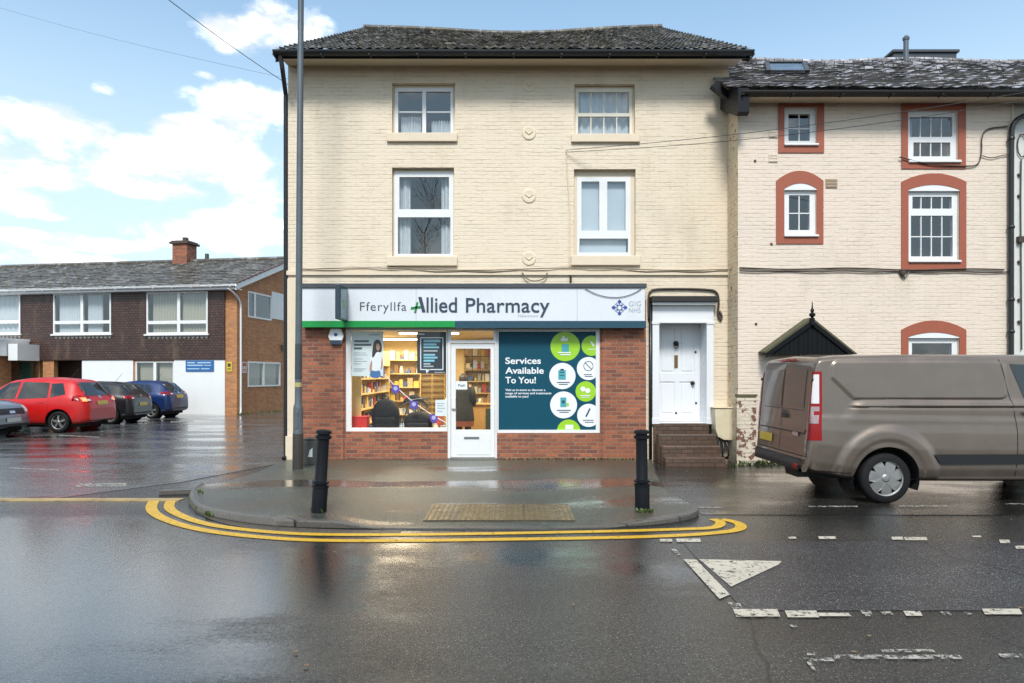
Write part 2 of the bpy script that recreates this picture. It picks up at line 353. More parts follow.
def textmesh(s, bold=0., spacing=1.):
    cu = bpy.data.curves.new('lettering', 'FONT'); cu.body = s; cu.offset = bold; cu.space_character = spacing; cu.resolution_u = 6
    o = bpy.data.objects.new('lettering', cu); COL.objects.link(o)
    bpy.context.view_layer.update()
    me = bpy.data.meshes.new_from_object(o.evaluated_get(bpy.context.evaluated_depsgraph_get()))
    vs = [v.co.copy() for v in me.vertices]; fs = [tuple(p.vertices) for p in me.polygons]
    bpy.data.objects.remove(o); bpy.data.curves.remove(cu); bpy.data.meshes.remove(me)
    return vs, fs
def letters(mb, s, x0, x1, zb, zcap, y, bold=0., spacing=1., th=.006):
    """text fitted between x0 and x1, capitals from zb up to zcap, standing th proud of the plane y"""
    vs, fs = textmesh(s, bold, spacing); hv, _ = textmesh('H', bold)
    a = min(v.x for v in vs); b = max(v.x for v in vs); hc = max(v.y for v in hv)
    kx = (x1-x0)/(b-a); kz = (zcap-zb)/hc
    P = [(x0+(v.x-a)*kx, y-th, zb+v.y*kz) for v in vs]
    mb.add(P, fs)
    if th > .004:                                   # sides
        cnt = {}
        for f in fs:
            for i in range(len(f)):
                e = (f[i], f[(i+1) % len(f)]); k = (min(e), max(e)); cnt.setdefault(k, []).append(e)
        for k, e in cnt.items():
            if len(e) == 1:
                p, q = e[0]; A, B = P[p], P[q]; mb.quad(B, A, (A[0], y, A[2]), (B[0], y, B[2]))
    return mb
# ------------------------------------------------------------------ ground, road, pavement
ROAD = wet('wet_road_tarmac', (.008, .008, .008), (.075, .073, .066), -.03, (.22, .5), .06, .15, .36, pools=((-3.9, 4.9, 3.4, 2.9, .34), (-6.5, 7.4, 4, 1.2, .16), (-.6, 6.2, 2.2, .9, .12)))
PARK = wet('wet_car_park_tarmac', (.055, .055, .056), (.20, .20, .20), .03, (.25, 1.1), .06, .20, .42)
LANE = wet('wet_patched_tarmac', (.010, .011, .013), (.095, .097, .105), -.10, (.3, .8), .10, .22, .5)
APRON = wet('wet_forecourt_tarmac', (.010, .010, .010), (.05, .048, .042), .03, (.35, .8), .06, .2, .4)
PAVE = wet('wet_pavement_tarmac', (.012, .016, .012), (.125, .142, .115), -.06, (.22, .9), .10, .36, .65, tint=(.075, .055, .035), pools=((-.2, 10.1, 3.9, .6, .22), (2.3, 10.3, 1.6, .5, .16), (-3.6, 10.0, 1.5, .5, .2), (-.7, 12, 1.2, .5, .1)))
KERB = brick('wet_kerb_stone', (.105, .095, .082), (.070, .063, .055), (.012, .011, .010), .915, 40., ms=.014, bstr=.5, stain=((.035, .032, .026), .7), rough=.35); KERB2 = M('wet_concrete_kerb', (.085, .076, .066), .35, var=.3, vs=7, bump=.2, bs=70, dirt=.6)
DIRT = M('gutter_grit', (.075, .06, .042), .5, var=.5, vs=18, bump=.5, bs=60)
YEL = paint('yellow_road_paint', (.68, .40, .015), .392, .35)
WHT = paint('white_road_paint', (.54, .49, .40), .43, .45)
WORN = paint('worn_white_road_paint', (.42, .40, .35), .50, .45)
def struct(mb, name, mat, **k): return tag(mb.build(name, mat, **k), kind='structure')
struct(MB().quad((-400, -400, 0), (400, -400, 0), (400, 700, 0), (-400, 700, 0)), 'ground', ROAD)
KL = G(0, 500)[1]
struct(MB().add([(-90, KL, .004), (-6.3, KL, .004), (-5.2, 10.6, .004), (-4.3, 13.2, .004), (-4.3, 60, .004), (-90, 60, .004)], [(0, 1, 2, 3, 4, 5)]), 'car_park', PARK)
struct(MB().add([G(702, 515), (60, G(0, 517)[1], 0), (60, 14, 0), (2.7, 14, 0), G(650, 478)], [(0, 1, 2, 3, 4)]).xf(Matrix.Translation((0, 0, .004))), 'forecourt', APRON)
LY0, LY1 = G(0, 542)[1], G(0, 611)[1]
struct(MB().add([(G(688, 548)[0], LY0, .004), (G(742, 609)[0], LY1, .004), (60, LY1, .004), (60, LY0, .004)], [(0, 1, 2, 3)]), 'road_patch', LANE)

def polyline(pts, n):
    """resample to n points by length, corners softened"""
    P = [Vector(p) for p in pts]
    for _ in range(2):
        Q = [P[0]]
        for a, b in zip(P, P[1:]): Q += [a*.75+b*.25, a*.25+b*.75]
        P = Q+[P[-1]]
    L = [0]
    for a, b in zip(P, P[1:]): L.append(L[-1]+(b-a).length)
    out = []; j = 0
    for i in range(n):
        d = L[-1]*i/(n-1)
        while j < len(P)-2 and L[j+1] < d: j += 1
        f = (d-L[j])/max(1e-9, L[j+1]-L[j]); out.append(P[j].lerp(P[j+1], min(1, f)))
    return out
def ribbon(pts, wid, z, n=60, name='road_marking', mat=None, wf=None):
    P = polyline(pts, n); mb = MB(); vs = []
    for i, p in enumerate(P):
        d = (P[min(i+1, n-1)]-P[max(0, i-1)]).normalized(); s = Vector((-d.y, d.x, 0))
        wd = (wf(i/(n-1)) if wf else wid)/2
        vs += [(p.x-s.x*wd, p.y-s.y*wd, z), (p.x+s.x*wd, p.y+s.y*wd, z)]
    mb.add(vs, [(2*i, 2*i+2, 2*i+3, 2*i+1) for i in range(n-1)])
    return struct(mb, name, mat)
FW = [(201, 489), (191, 495), (188, 504), (196, 513), (222, 520), (262, 526), (310, 529), (400, 530), (490, 530), (575, 530), (640, 527.5), (672, 524), (694, 520), (701, 515), (692, 508), (655, 484), (650, 474)]
N = 90
front = polyline([G(*p) for p in FW], N)
bk = polyline([G(203, 488), G(250, 478), (-4.45, 13.32, 0), (-4.3, 13.34, 0), (-2, 13.34, 0), (0, 13.34, 0), (2.7, 13.34, 0), (2.75, 13.3, 0), G(650, 472)], N)
def sst(a, b, x):
    x = min(1, max(0, (x-a)/(b-a))); return x*x*(3-2*x)
def kz(x, y):                          # height of the kerb top along the front edge
    return .012+.070*max(sst(-1.35, -2.0, x) if x < 0 else 0, 0)*(sst(-5.2, -4.6, x) if y > 8.8 else 1)+.055*(sst(.95, 1.6, x))*sst(9.8, 8.2, y)
ZB = .03
K = 14
vs = []; 
for i in range(N):
    f, b = front[i], bk[i]; zf = kz(f.x, f.y); inn = (b-f).normalized()*.125 if (b-f).length > .3 else Vector((0, 0, 0))
    for k in range(K+1):
        u = k/K; p = (f+inn).lerp(b, u); zb = ZB*sst(-5.0, -4.2, p.x)
        vs.append((p.x, p.y, zf+(zb-zf)*u+.004))
struct(MB().add(vs, [(i*(K+1)+k, (i+1)*(K+1)+k, (i+1)*(K+1)+k+1, i*(K+1)+k+1) for i in range(N-1) for k in range(K)]), 'pavement', PAVE, smooth=True)
vs = []
for i in range(N):
    f, b = front[i], bk[i]; zf = kz(f.x, f.y); inn = (b-f).normalized()*.125 if (b-f).length > .3 else Vector((0, 0, 0)); q = f+inn*.14
    vs += [(f.x, f.y, -.05), (f.x, f.y, zf-.012), (q.x, q.y, zf+.005), ((f+inn).x, (f+inn).y, zf+.006)]
struct(MB().add(vs, [(i*4+k, (i+1)*4+k, (i+1)*4+k+1, i*4+k+1) for i in range(N-1) for k in range(3)]), 'kerb', KERB, smooth=True, edge=40)
ribbon([G(204, 511), G(230, 523), G(300, 532), G(400, 533)], .22, .005, 40, 'gutter_dirt', paint('gutter_silt', (.10, .085, .065), .40, .4))
# kerb end at the car park mouth and the pale edging across it
struct(MB().prism([(0, 0), (1.05, .25), (1.05, .38), (0, .13)], 'z', -.05, .07).xf(Matrix.Translation(G(159, 496))), 'kerb_end', KERB)
struct(MB().box(-60, -4.45, KL-.09, KL+.10, -.05, .009), 'edging_strip', M('pale_concrete_edging', (.40, .27, .10), .4, var=.4, vs=5, dirt=.7, bump=.3))
# double yellow lines (each follows the kerb and turns back at both ends)
ribbon([G(171, 501), G(168, 508), G(176, 514), G(196, 522), G(225, 528), G(285, 534), G(340, 535.3), G(420, 535), G(520, 533.5), G(620, 531.5), G(690, 529.3), G(712, 528.5), G(720, 526), G(721, 522), G(713, 519.3)], .11, .006, 220, 'road_marking', YEL, lambda u: .125-.01*min(1, u*5))
ribbon([G(154, 501), G(150, 509), G(158, 517), G(182, 526), G(215, 533), G(280, 539.5), G(340, 541.3), G(420, 541), G(520, 539.5), G(620, 538), G(690, 535.5), G(726, 532.3), G(739, 530), G(742, 526.5), G(737, 522.5), G(722, 519.5)], .11, .006, 220, 'road_marking', YEL, lambda u: .135-.015*min(1, u*5))
# white give-way triangle, centre lines and bay dashes
C3 = lambda x, y: G(640+x/2.667, 440+y/2.667, .008)
def flat(polys, mat, z=.009, name='road_marking'):
    mb = MB()
    for p in polys: mb.add([(v[0], v[1], z) for v in p], [tuple(range(len(p)))])
    return struct(mb, name, mat)
flat([[C3(*p) for p in q] for q in ([(116, 318), (150, 319), (240, 412), (212, 424)],)], WHT)
flat([[C3(*p) for p in q] for q in ([(158, 318), (377, 323), (372, 331), (243, 391)],)], WHT)
flat([[C3(*p) for p in q] for q in ([(82, 290), (96, 291), (108, 306), (98, 307)], [(232, 432), (268, 436), (272, 450), (248, 450)])], WORN)
D = lambda xa, xb, ya, yb, sk=8: [C3(xa, ya), C3(xb, ya), C3(xb+sk, yb), C3(xa+sk, yb)]
flat([D(248, 366, 451, 471), D(386, 470, 455, 473), D(470, 556, 461, 470), D(702, 746, 456, 469), D(912, 1012, 450, 465), D(1080, 1300, 448, 463)], WHT)
flat([D(588, 614, 454, 470), D(640, 668, 456, 466), D(800, 824, 458, 467), D(862, 882, 459, 465), D(398, 415, 493, 499)], WORN)
flat([D(436, 512, 581, 590), D(512, 852, 573, 584), D(444, 466, 564, 574, 2), D(640, 780, 558, 566), D(955, 1015, 570, 580), D(1040, 1200, 566, 578), [C3(436, 582), C3(450, 582), C3(470, 616), C3(462, 616)]], WORN)
flat([D(395, 415, 258, 263, 3), D(475, 521, 257, 264, 3), D(670, 700, 258, 266, 3), D(704, 764, 259, 267, 3), D(885, 908, 255, 259, 3), D(958, 985, 266, 275, 3), D(1000, 1060, 282, 290, 3), D(52, 84, 264, 271, 3), D(96, 160, 263, 272, 3)], WHT)
flat([D(146, 222, 178.5, 181.5, 2), D(448, 580, 175.5, 178.5, 2), D(690, 818, 174.5, 177.5, 2), D(974, 1040, 169, 172, 2)], WORN)
flat([[G(*p) for p in q] for q in ([(10, 468), (60, 470), (58, 471), (8, 469)], [(80, 484), (128, 483.4), (126, 487), (74, 487.5)], [(170, 421.5), (193, 420), (194, 421.6), (171, 423)], [(60, 435), (100, 437), (99, 438), (58, 436)])], WORN)

# ------------------------------------------------------------------ pharmacy building
YF = 13.3
xf = lambda p: X(p, YF)
zf = lambda p: Z(p, YF)
XL, XR = xf(288), xf(729)
ZT = zf(64)
DEEP = 28.0
bld = thing('pharmacy_building', 'three storey cream painted brick building with a pharmacy shop on its ground floor', 'building', ((XL+XR)/2, YF, 0))
OP = {'w1': (392, 83, 455, 134), 'w2': (392, 167.6, 454, 257), 'w3': (574.5, 84, 635, 135), 'w4': (574, 169, 635.6, 256)}
RECS = .16
hs = [RC(*OP[k], YF) for k in OP]+[RC(302, 300, 646, 480, YF), RC(653, 304, 712, 480, YF)]
mb = MB().holes(XL, XR, -.15, ZT, hs, YF, RECS)
mb.quad((XL, DEEP, -.15), (XL, YF, -.15), (XL, YF, ZT), (XL, DEEP, ZT)); mb.quad((XR, YF, -.15), (XR, DEEP, -.15), (XR, DEEP, ZT), (XR, YF, ZT)); mb.quad((XR, DEEP, -.15), (XL, DEEP, -.15), (XL, DEEP, ZT), (XR, DEEP, ZT))
EY, EZ = 12.72, Z(50, 12.72)           # eave edge
RY = 20.4; RZ = Z(28.5, RY)
mb.add([(XL, YF, ZT), (XL, DEEP, ZT), (XL, RY, RZ-.25)], [(0, 2, 1)]); mb.add([(XR, YF, ZT), (XR, DEEP, ZT), (XR, RY, RZ-.25)], [(0, 1, 2)])
mb.build('wall', CREAM, bld)
def tile_roof(name, mat, parent, x0, x1, ey, ez, ry, rz, tw=.3, gauge=.33, amp=.022, step=.03, sag=None, per=6, jit=.006, both=True, th=.1):
    """courses of tiles as real relief, eave to ridge, and a plain back slope"""
    S = Vector((0, ry-ey, rz-ez)); L = S.length; S.normalize(); Nn = Vector((0, -S.z, S.y))
    rows = max(2, round(L/gauge)); cols = max(2, round((x1-x0)/tw)); nx = cols*per
    rnd = random.Random(5); mb = MB(); vs = []
    jt = [[rnd.uniform(-jit, jit) for _ in range(cols+1)] for _ in range(rows)]
    for r in range(rows):
        for e in (0, 1):
            tt = L*(r+e)/rows
            for i in range(nx+1):
                x = x0+(x1-x0)*i/nx; ph = (i % per)/per; c = min(cols-1, i//per)
                h = amp*math.cos(2*math.pi*ph)+(step if e == 0 else 0)+jt[r][c]+(rnd.uniform(-.3, .3)*jit)
                tj = tt+(jt[r][c]*2 if e == 0 else 0)
                p = Vector((x, ey, ez))+S*tj+Nn*h
                if sag: p.z += sag((x-x0)/(x1-x0))*tt/L
                vs.append(p)
    nr = rows*2; wn = nx+1
    mb.add(vs, [(j*wn+i, j*wn+i+1, (j+1)*wn+i+1, (j+1)*wn+i) for j in range(nr-1) for i in range(nx)])
    if both:
        k = 24; by = 2*ry-ey; b = []
        for i in range(k+1):
            x = x0+(x1-x0)*i/k; dz = sag(i/k) if sag else 0
            b += [(x, ry, rz+dz), (x, by, ez)]
        mb.add(b, [(2*i, 2*i+2, 2*i+3, 2*i+1) for i in range(k)])
    return mb.build(name, mat, parent)
sag = lambda u: -.15*math.sin(math.pi*min(1, max(0, u)))**.8+.04*math.sin(u*9)
RXL, RXR = X(274, EY), X(752, EY)
roof = tile_roof('roof', ROOFA, bld, RXL, RXR, EY, EZ, RY, RZ, sag=sag, tw=.18, amp=.013, step=.03)
rd = MB().tube([(RXL+(RXR-RXL)*i/30, RY, RZ+sag(i/30)+.02) for i in range(31)], .1, 8); rd.build('ridge_tiles', ROOFA, roof)
for x in (RXL+.02, RXR-.05): MB().prism([(EY+.02, EZ-.22), (RY, RZ-.22), (RY, RZ-.03), (EY+.02, EZ-.02)], 'x', x, x+.03).build('bargeboard', TIMBER, roof)   # one at each end
MB().prism([(EY+.1, Z(58, EY+.1)), (YF+.02, zf(66)), (YF+.02, zf(66)+.05), (EY+.1, Z(58, EY+.1)+.05)], 'x', RXL+.08, XR+.12).build('soffit', SOFF, bld)
MB().box(RXL+.04, RXR-.03, EY+.07, EY+.10, Z(56.5, EY), EZ-.0).build('fascia_board', BLACKP, bld)
def gutter(name, x0, x1, y, z, parent, r=.075, mat=None):
    mb = MB(); n = 10; pr = [(y-r*math.cos(math.pi*i/n), z-r*math.sin(math.pi*i/n)) for i in range(n+1)]; pr2 = [(y-(r-.008)*math.cos(math.pi*i/n), z-(r-.008)*math.sin(math.pi*i/n)+.004) for i in range(n, -1, -1)]
    mb.prism(pr+pr2, 'x', x0, x1)
    for i in range(int((x1-x0)/.9)+1): mb.box(x0+i*.9, x0+i*.9+.03, y-r-.008, y+r, z-r-.012, z-r+.004)
    return mb.build(name, mat or BLACKP, parent)
gutter('gutter', RXL, RXR+.02, EY-.01, EZ-.03, bld, .085)
MB().tube([(RXL+.12, EY, EZ-.11), (RXL+.14, EY+.04, EZ-.3), (XL-.05, YF+.02, Z(95, YF)), (XL-.05, YF+.02, .5), (XL-.05, YF+.02, .12), (XL-.05, YF-.1, .05)], .043, 10).build('downpipe', BLACKP, bld, smooth=True, edge=40)
# string course, flaking edge at the right corner, tie plates
MB().box(XL-.02, XR+.02, YF-.045, YF+.02, zf(275.5), zf(271)).build('string_course', CREAMR, bld, bevel=.008)
MB().box(XL-.004, xf(302), YF-.03, YF+.1, -.1, zf(279)).build('corner_pier', CREAMR, bld)
MB().box(XL-.03, xf(303.5), YF-.06, YF+.1, -.1, zf(436)).build('corner_plinth', CREAMR, bld)
for py in (85, 133, 196, 258.5):
    mb = MB(); c = (xf(529), YF, zf(py))
    mb.lathe([(0, -.010), (.09, -.010), (.125, -.016), (.14, -.010), (.145, .005)], c, 20, 'y'); mb.tube([(c[0]-.07, YF-.014, c[2]+.03), (c[0], YF-.016, c[2]-.03), (c[0]+.07, YF-.014, c[2]+.03)], .012, 6)
    mb.build('tie_plate', CREAMR, bld, smooth=True, edge=50)
MB().tube([(xf(566), YF-.02, zf(151)), (xf(567), YF-.02, zf(170)), (xf(569.5), YF-.02, zf(210)), (xf(569.5), YF-.02, zf(266))], .012, 6).build('cable', CREAMR, bld)

def window(parent, op, Y, frame, panes, bars=(), sill=None, fm=None, gm=None, behind=None, fd=.07, sm=None, rec=.1, name='window', sills=None, room=.9):
    """op, frame, panes and bars are picture rectangles measured on the plane of the wall; the frame sits rec behind it"""
    q = Y+rec; fm = fm or WUPVC
    rc = lambda r: RC(*r, Y)
    fr = rc(frame)
    mb = MB().holes(*fr, [rc(p) for p in panes], q, fd, back=True)
    for b in bars: a = rc(b); mb.box(a[0], a[1], q+.012, q+fd-.02, a[2], a[3])
    wn = mb.build(name, fm, parent, bevel=.006)
    ob = rc(op)
    if ob[1]-ob[0] > fr[1]-fr[0]+.03: MB().holes(*ob, [fr], q+.012, .05).build('reveal', sm or CREAMR, wn)
    gmb = MB()
    for p in panes:
        a = rc(p); gmb.quad((a[0], q+.03, a[2]), (a[1], q+.03, a[2]), (a[1], q+.03, a[3]), (a[0], q+.03, a[3]))
    gmb.build('pane', gm or GLASS, wn)
    if sill:
        a = rc(sill); MB().box(a[0]+.02, a[1]-.02, Y-.06, Y+rec, a[2]+.015, a[3]).build('sill', sm or CREAMR, wn, bevel=.012)
    o = rc(op); d = q+room
    rm = MB()
    x0, x1, z0, z1 = o[0]-.25, o[1]+.25, o[2]-.25, o[3]+.25
    rm.quad((x0, d, z0), (x1, d, z0), (x1, d, z1), (x0, d, z1)); rm.quad((x0, q+fd, z0), (x0, d, z0), (x0, d, z1), (x0, q+fd, z1)); rm.quad((x1, d, z0), (x1, q+fd, z0), (x1, q+fd, z1), (x1, d, z1))
    rm.quad((x0, q+fd, z1), (x0, d, z1), (x1, d, z1), (x1, q+fd, z1)); rm.quad((x0, d, z0), (x0, q+fd, z0), (x1, q+fd, z0), (x1, d, z0))
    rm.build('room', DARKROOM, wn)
    for kind, r in (behind or ()):
        a = rc(r); mb = MB()
        if kind == 'blind': mb.box(a[0], a[1], q+.11, q+.115, a[2], a[3]); mb.build('blind', BLIND, wn)
        else:
            n = 36; vs = []
            for i in range(n+1):
                x = a[0]+(a[1]-a[0])*i/n; y = q+.16+.03*math.sin(i*1.25)+.012*math.sin(i*3.1)
                vs += [(x, y, a[2]), (x+.01*math.sin(i), y, a[3])]
            mb.add(vs, [(2*i, 2*i+2, 2*i+3, 2*i+1) for i in range(n)]); mb.build('curtain', CURT if kind == 'net' else CURTB, wn, smooth=True)
    return wn
window(bld, OP['w1'], YF, (394, 86, 453, 133.5), [(397.3, 89.5, 421.6, 130.8), (425.4, 89.5, 450, 130.8)], [(398, 109, 421, 110.6), (426, 109, 450, 110.6), (422.5, 86, 424.5, 133)], (386, 133.5, 458.5, 143), fm=WWOOD, behind=[('net', (399, 112, 420, 132)), ('net', (430, 116, 450, 132))])
window(bld, OP['w2'], YF, (393.5, 170, 453, 256), [(398.5, 175.5, 448.5, 208), (397, 216, 450, 253)], [(394, 209, 453, 213.5), (396, 172.5, 451, 174)], (386, 256.5, 458.5, 267), behind=[('net', (397, 175, 409, 255)), ('net', (440, 175, 450, 255))])
window(bld, OP['w3'], YF, (576, 86.5, 633, 134.5), [(579, 90, 630, 111), (578.5, 114.5, 630.5, 132.5)], [(591, 90, 592.2, 132), (604, 90, 605.2, 132), (617, 90, 618.2, 132)], (570, 134.5, 640.6, 143.5), fm=M('cream_gloss_paint', (.70, .66, .55), .4), behind=[('net', (577, 88, 632, 134))])
window(bld, OP['w4'], YF, (577.5, 175.5, 631.5, 255), [(582, 180, 600, 229.5), (608, 180, 626.5, 229.5), (580, 237.5, 629, 251.5)], [(603.2, 176, 604.8, 233), (577.5, 233, 631.5, 235.5)], (570, 256, 641, 266.5), behind=[('blind', (581, 178, 628, 254))], fd=.08)

# ---- shop front: brick base, framed windows and door
YS = YF-.022
sx = lambda p: X(p, YS)
sz = lambda p: Z(p, YS)
HW, HD, HV = (345.5, 326, 447.5, 431.5), (447.5, 326, 497, 480), (497, 326, 600, 433)
sh = MB().holes(sx(302), sx(646), -.12, sz(300), [RC(*r, YS) for r in (HW, HD, HV)], YS, .12).build('shop_wall', RED, bld)
for a, b in ((303, 344), (602, 645)): MB().box(sx(a), sx(b), YS-.035, YS-.001, -.1, sz(328)).build('brick_pier', RED, bld)
YW = YS+.03
wl = MB().holes(*RC(345.5, 326, 447.5, 431.5, YS), [RC(350.5, 330.5, 446, 428, YS)], YW, .08, back=True).build('shop_window', WUPVC, bld, bevel=.006)
a = RC(350, 330, 446.5, 428.5, YS); MB().quad((a[0], YW+.04, a[2]), (a[1], YW+.04, a[2]), (a[1], YW+.04, a[3]), (a[0], YW+.04, a[3])).build('pane', SGLASS, wl)
wr = MB().holes(*RC(497, 326, 600, 433, YS), [RC(498.6, 331.5, 596, 430, YS)], YW, .08, back=True).build('shop_window', WUPVC, bld, bevel=.006)
dfr = MB().holes(*RC(447.5, 326, 497, 458.5, YS), [RC(451, 330.5, 493.5, 340, YS), RC(450.5, 343, 495, 458.5, YS)], YW-.01, .09, back=True).build('door_frame', WUPVC, bld, bevel=.006)
a = RC(451, 330, 494, 341, YS); MB().quad((a[0], YW+.04, a[2]), (a[1], YW+.04, a[2]), (a[1], YW+.04, a[3]), (a[0], YW+.04, a[3])).build('fanlight', SGLASS, dfr)
YD = YW+.012
sd_ = MB().holes(*RC(450.9, 343.4, 494.6, 457.6, YS), [RC(455.5, 348.5, 490.5, 430, YS)], YD, .05, back=True).build('shop_door', WUPVC, bld, bevel=.005)
a = RC(455, 348, 491, 430.5, YS); MB().quad((a[0], YD+.025, a[2]), (a[1], YD+.025, a[2]), (a[1], YD+.025, a[3]), (a[0], YD+.025, a[3])).build('pane', SGLASS, sd_)
mb = MB(); a = RC(456, 433.5, 490.5, 455, YS); mb.box(a[0], a[1], YD-.008, YD-.001, a[2], a[3]); mb.build('kick_panel', WUPVC, sd_, bevel=.004)
a = RC(464, 437, 479, 439, YS); MB().box(a[0], a[1], YD-.02, YD-.009, a[2], a[3]).build('letter_slot', M('grey_metal', (.22, .22, .22), .4, metal=.7), sd_)
a = RC(451.5, 398, 455.6, 409, YS); MB().box(a[0], a[1], YD-.05, YD-.001, a[2], a[3]).build('handle', WUPVC, sd_, bevel=.01)
a = RC(450.5, 457.2, 495, 459.4, YS); MB().box(a[0], a[1], YS-.05, YS+.2, a[2]-.05, a[3]).build('doorstep', M('wet_concrete_step', (.2, .19, .17), .35, dirt=.5), bld)
# ---- white panelled house door at the right, its surround, canopy and brick steps
hx = lambda p: X(p, YF)
mb = MB()
mb.box(xf(652), xf(658.8), YF-.05, YF+.1, zf(423), zf(304)); mb.box(xf(706), xf(713), YF-.05, YF+.1, zf(423), zf(304))
mb.box(xf(652), xf(713), YF-.051, YF+.1, zf(322), zf(304.5)); mb.box(xf(651.2), xf(659.6), YF-.065, YF+.1, zf(324.5), zf(321.5)); mb.box(xf(705.2), xf(713.8), YF-.065, YF+.1, zf(324.5), zf(321.5))
mb.box(xf(651.5), xf(659.2), YF-.06, YF+.1, zf(424), zf(418)); mb.box(xf(705.6), xf(713.6), YF-.06, YF+.1, zf(424), zf(418)); mb.box(xf(658), xf(707), YF-.075, YF-.052, zf(323.4), zf(320.8))
YDR = YF+.42
mb.box(xf(706)+.0, xf(708.5), YF+.1, YDR+.05, zf(424), zf(321)); mb.box(xf(655.5), xf(658.8), YF+.1, YDR+.05, zf(424), zf(321)); mb.box(xf(658.8), xf(706), YF+.1, YDR+.05, zf(321.5), zf(319.5))
sur = mb.build('door_surround', WWOOD, bld, bevel=.006)
mb = MB().box(xf(656), xf(709), YDR+.06, YDR+.1, zf(424), zf(318)); mb.box(xf(658.8), xf(706), YF-.05, YDR+.06, zf(425.5), zf(422.8)); dback = mb.build('threshold', WWOOD, sur)
MB().box(xf(649.5), xf(715.5), YF-.22, YF+.01, zf(303), zf(297.2)).build('door_canopy', TIMBER, bld, bevel=.01)
MB().box(xf(651), xf(714), YF-.17, YF+.0, zf(305.5), zf(303.1)).build('canopy_trim', WWOOD, bld)
dx0, dx1, dz0, dz1 = xf(658.8), xf(706), zf(422.5), zf(321.5)
hd = MB().box(dx0, dx1, YDR, YDR+.05, dz0, dz1); dw = dx1-dx0
mb = MB().box(dx0, dx1, YDR+.012, YDR+.055, dz0, dz1)
W_, H_ = dx1-dx0, dz1-dz0; st = .11
rail = [0, .14, .95, 1.12, H_-.12, H_]
rects = [(dx0, dx0+st, dz0, dz1), (dx1-st, dx1, dz0, dz1)]
cx = (dx0+dx1)/2
rects += [(cx-.05, cx+.05, dz0+.14, dz1-.1), (dx0+st, dx1-st, dz0, dz0+.14), (dx0+st, dx1-st, dz0+.80, dz0+.98), (dx0+st, dx1-st, dz1-.1, dz1)]
for i, r in enumerate(rects): mb.box(r[0], r[1], YDR-.001*i, YDR+.013, r[2], r[3])
for xa, xb in ((dx0+st, cx-.05), (cx+.05, dx1-st)):
    for za, zb in ((dz0+.14, dz0+.80), (dz0+.98, dz1-.1)): mb.box(xa+.04, xb-.04, YDR+.002, YDR+.013, za+.04, zb-.04)
wd = mb.build('house_door', WWOOD, bld, bevel=.004)
def P2(px, py, dy=0): return (X(px, YDR), YDR+dy, Z(py, YDR))
c = P2(676, 343.5); MB().lathe([(.0, -.05), (.03, -.05), (.045, -.03), (.055, -.006), (.055, .0)], c, 16, 'y').tube([(c[0]-.035, c[1]-.03, c[2]-.01), (c[0]-.03, c[1]-.045, c[2]-.08), (c[0], c[1]-.05, c[2]-.11), (c[0]+.03, c[1]-.045, c[2]-.08), (c[0]+.035, c[1]-.03, c[2]-.01)], .012, 6).build('knocker', IRON, wd, smooth=True)
c = P2(676, 361.5); MB().box(c[0]-.035, c[0]+.035, YDR-.016, YDR-.006, c[2]-.13, c[2]+.13).build('letter_plate', BRASS, wd, bevel=.005)
c = P2(692.5, 383); MB().lathe([(0, -.07), (.025, -.068), (.037, -.05), (.03, -.03), (.015, -.02), (.04, -.008), (.045, 0)], c, 16, 'y').build('knob', IRON, wd, smooth=True)
for px, py in ((695.5, 352), (696, 403), (676, 413)): MB().lathe([(0, -.02), (.02, -.016), (.022, 0)], P2(px, py), 12, 'y').build('lock', IRON, wd, smooth=True)
mb = MB(); nst = 4; zt = zf(423); rise = (zt+.02)/nst
for i in range(nst):
    ya = YF-.02-.23*i; mb.box(xf(653)+.01*i, xf(708.5)+.012*i, ya-.23 if i else YF-.06, YF+.3 if i == 0 else ya, -.1, zt-rise*i)
mb.build('steps', STEPB, bld, bevel=.012)
MB().box(xf(656), xf(708), YF-.04, YDR, zf(425.8)-.01, zf(424)).build('door_sill', WWOOD, bld)
# pipes and cables on the wall
MB().tube([(xf(650), YF-.05, .03), (xf(650), YF-.05, zf(304))], .032, 8).build('downpipe', BLACKP, bld, smooth=True)
mb = MB().tube(polyline([(xf(648.5), YF-.03, zf(320)), (xf(648), YF-.03, zf(300)), (xf(649), YF-.03, zf(291)), (xf(656), YF-.03, zf(289)), (xf(690), YF-.03, zf(289)), (xf(712), YF-.03, zf(290)), (xf(717.5), YF-.03, zf(293)), (xf(718.5), YF-.03, zf(305)), (xf(717), YF-.03, zf(315)), (xf(720), YF-.04, zf(322)), (xf(722), YF-.03, zf(317)), (xf(719), YF-.03, zf(311))], 40), .022, 6)
mb.build('cable', M('dark_cable', (.05, .035, .025), .5), bld, smooth=True)
mb = MB()
cb = [(XL+.2, YF-.06, zf(269))]+[(xf(p), YF-.06, zf(269.5+1.2*math.sin(p*.03))) for p in range(310, 725, 14)]+[(xf(727), YF-.06, zf(270))]
mb.tube(cb, .011, 5); mb.tube([(p[0], p[1]+.005, p[2]-.03+.012*math.sin(i*1.7)) for i, p in enumerate(cb)], .008, 5)
lo = polyline([(xf(522), YF-.06, zf(273)), (xf(527), YF-.06, zf(280)), (xf(535), YF-.06, zf(282)), (xf(545), YF-.06, zf(279)), (xf(547), YF-.06, zf(273))], 14); mb.tube(lo, .012, 5)
mb.build('cable', M('grey_brown_cable', (.20, .155, .105), .6), bld)
MB().box(xf(569.5), xf(571.5), YF-.05, YF, zf(282.5), zf(276)).build('bracket', IRON, bld)
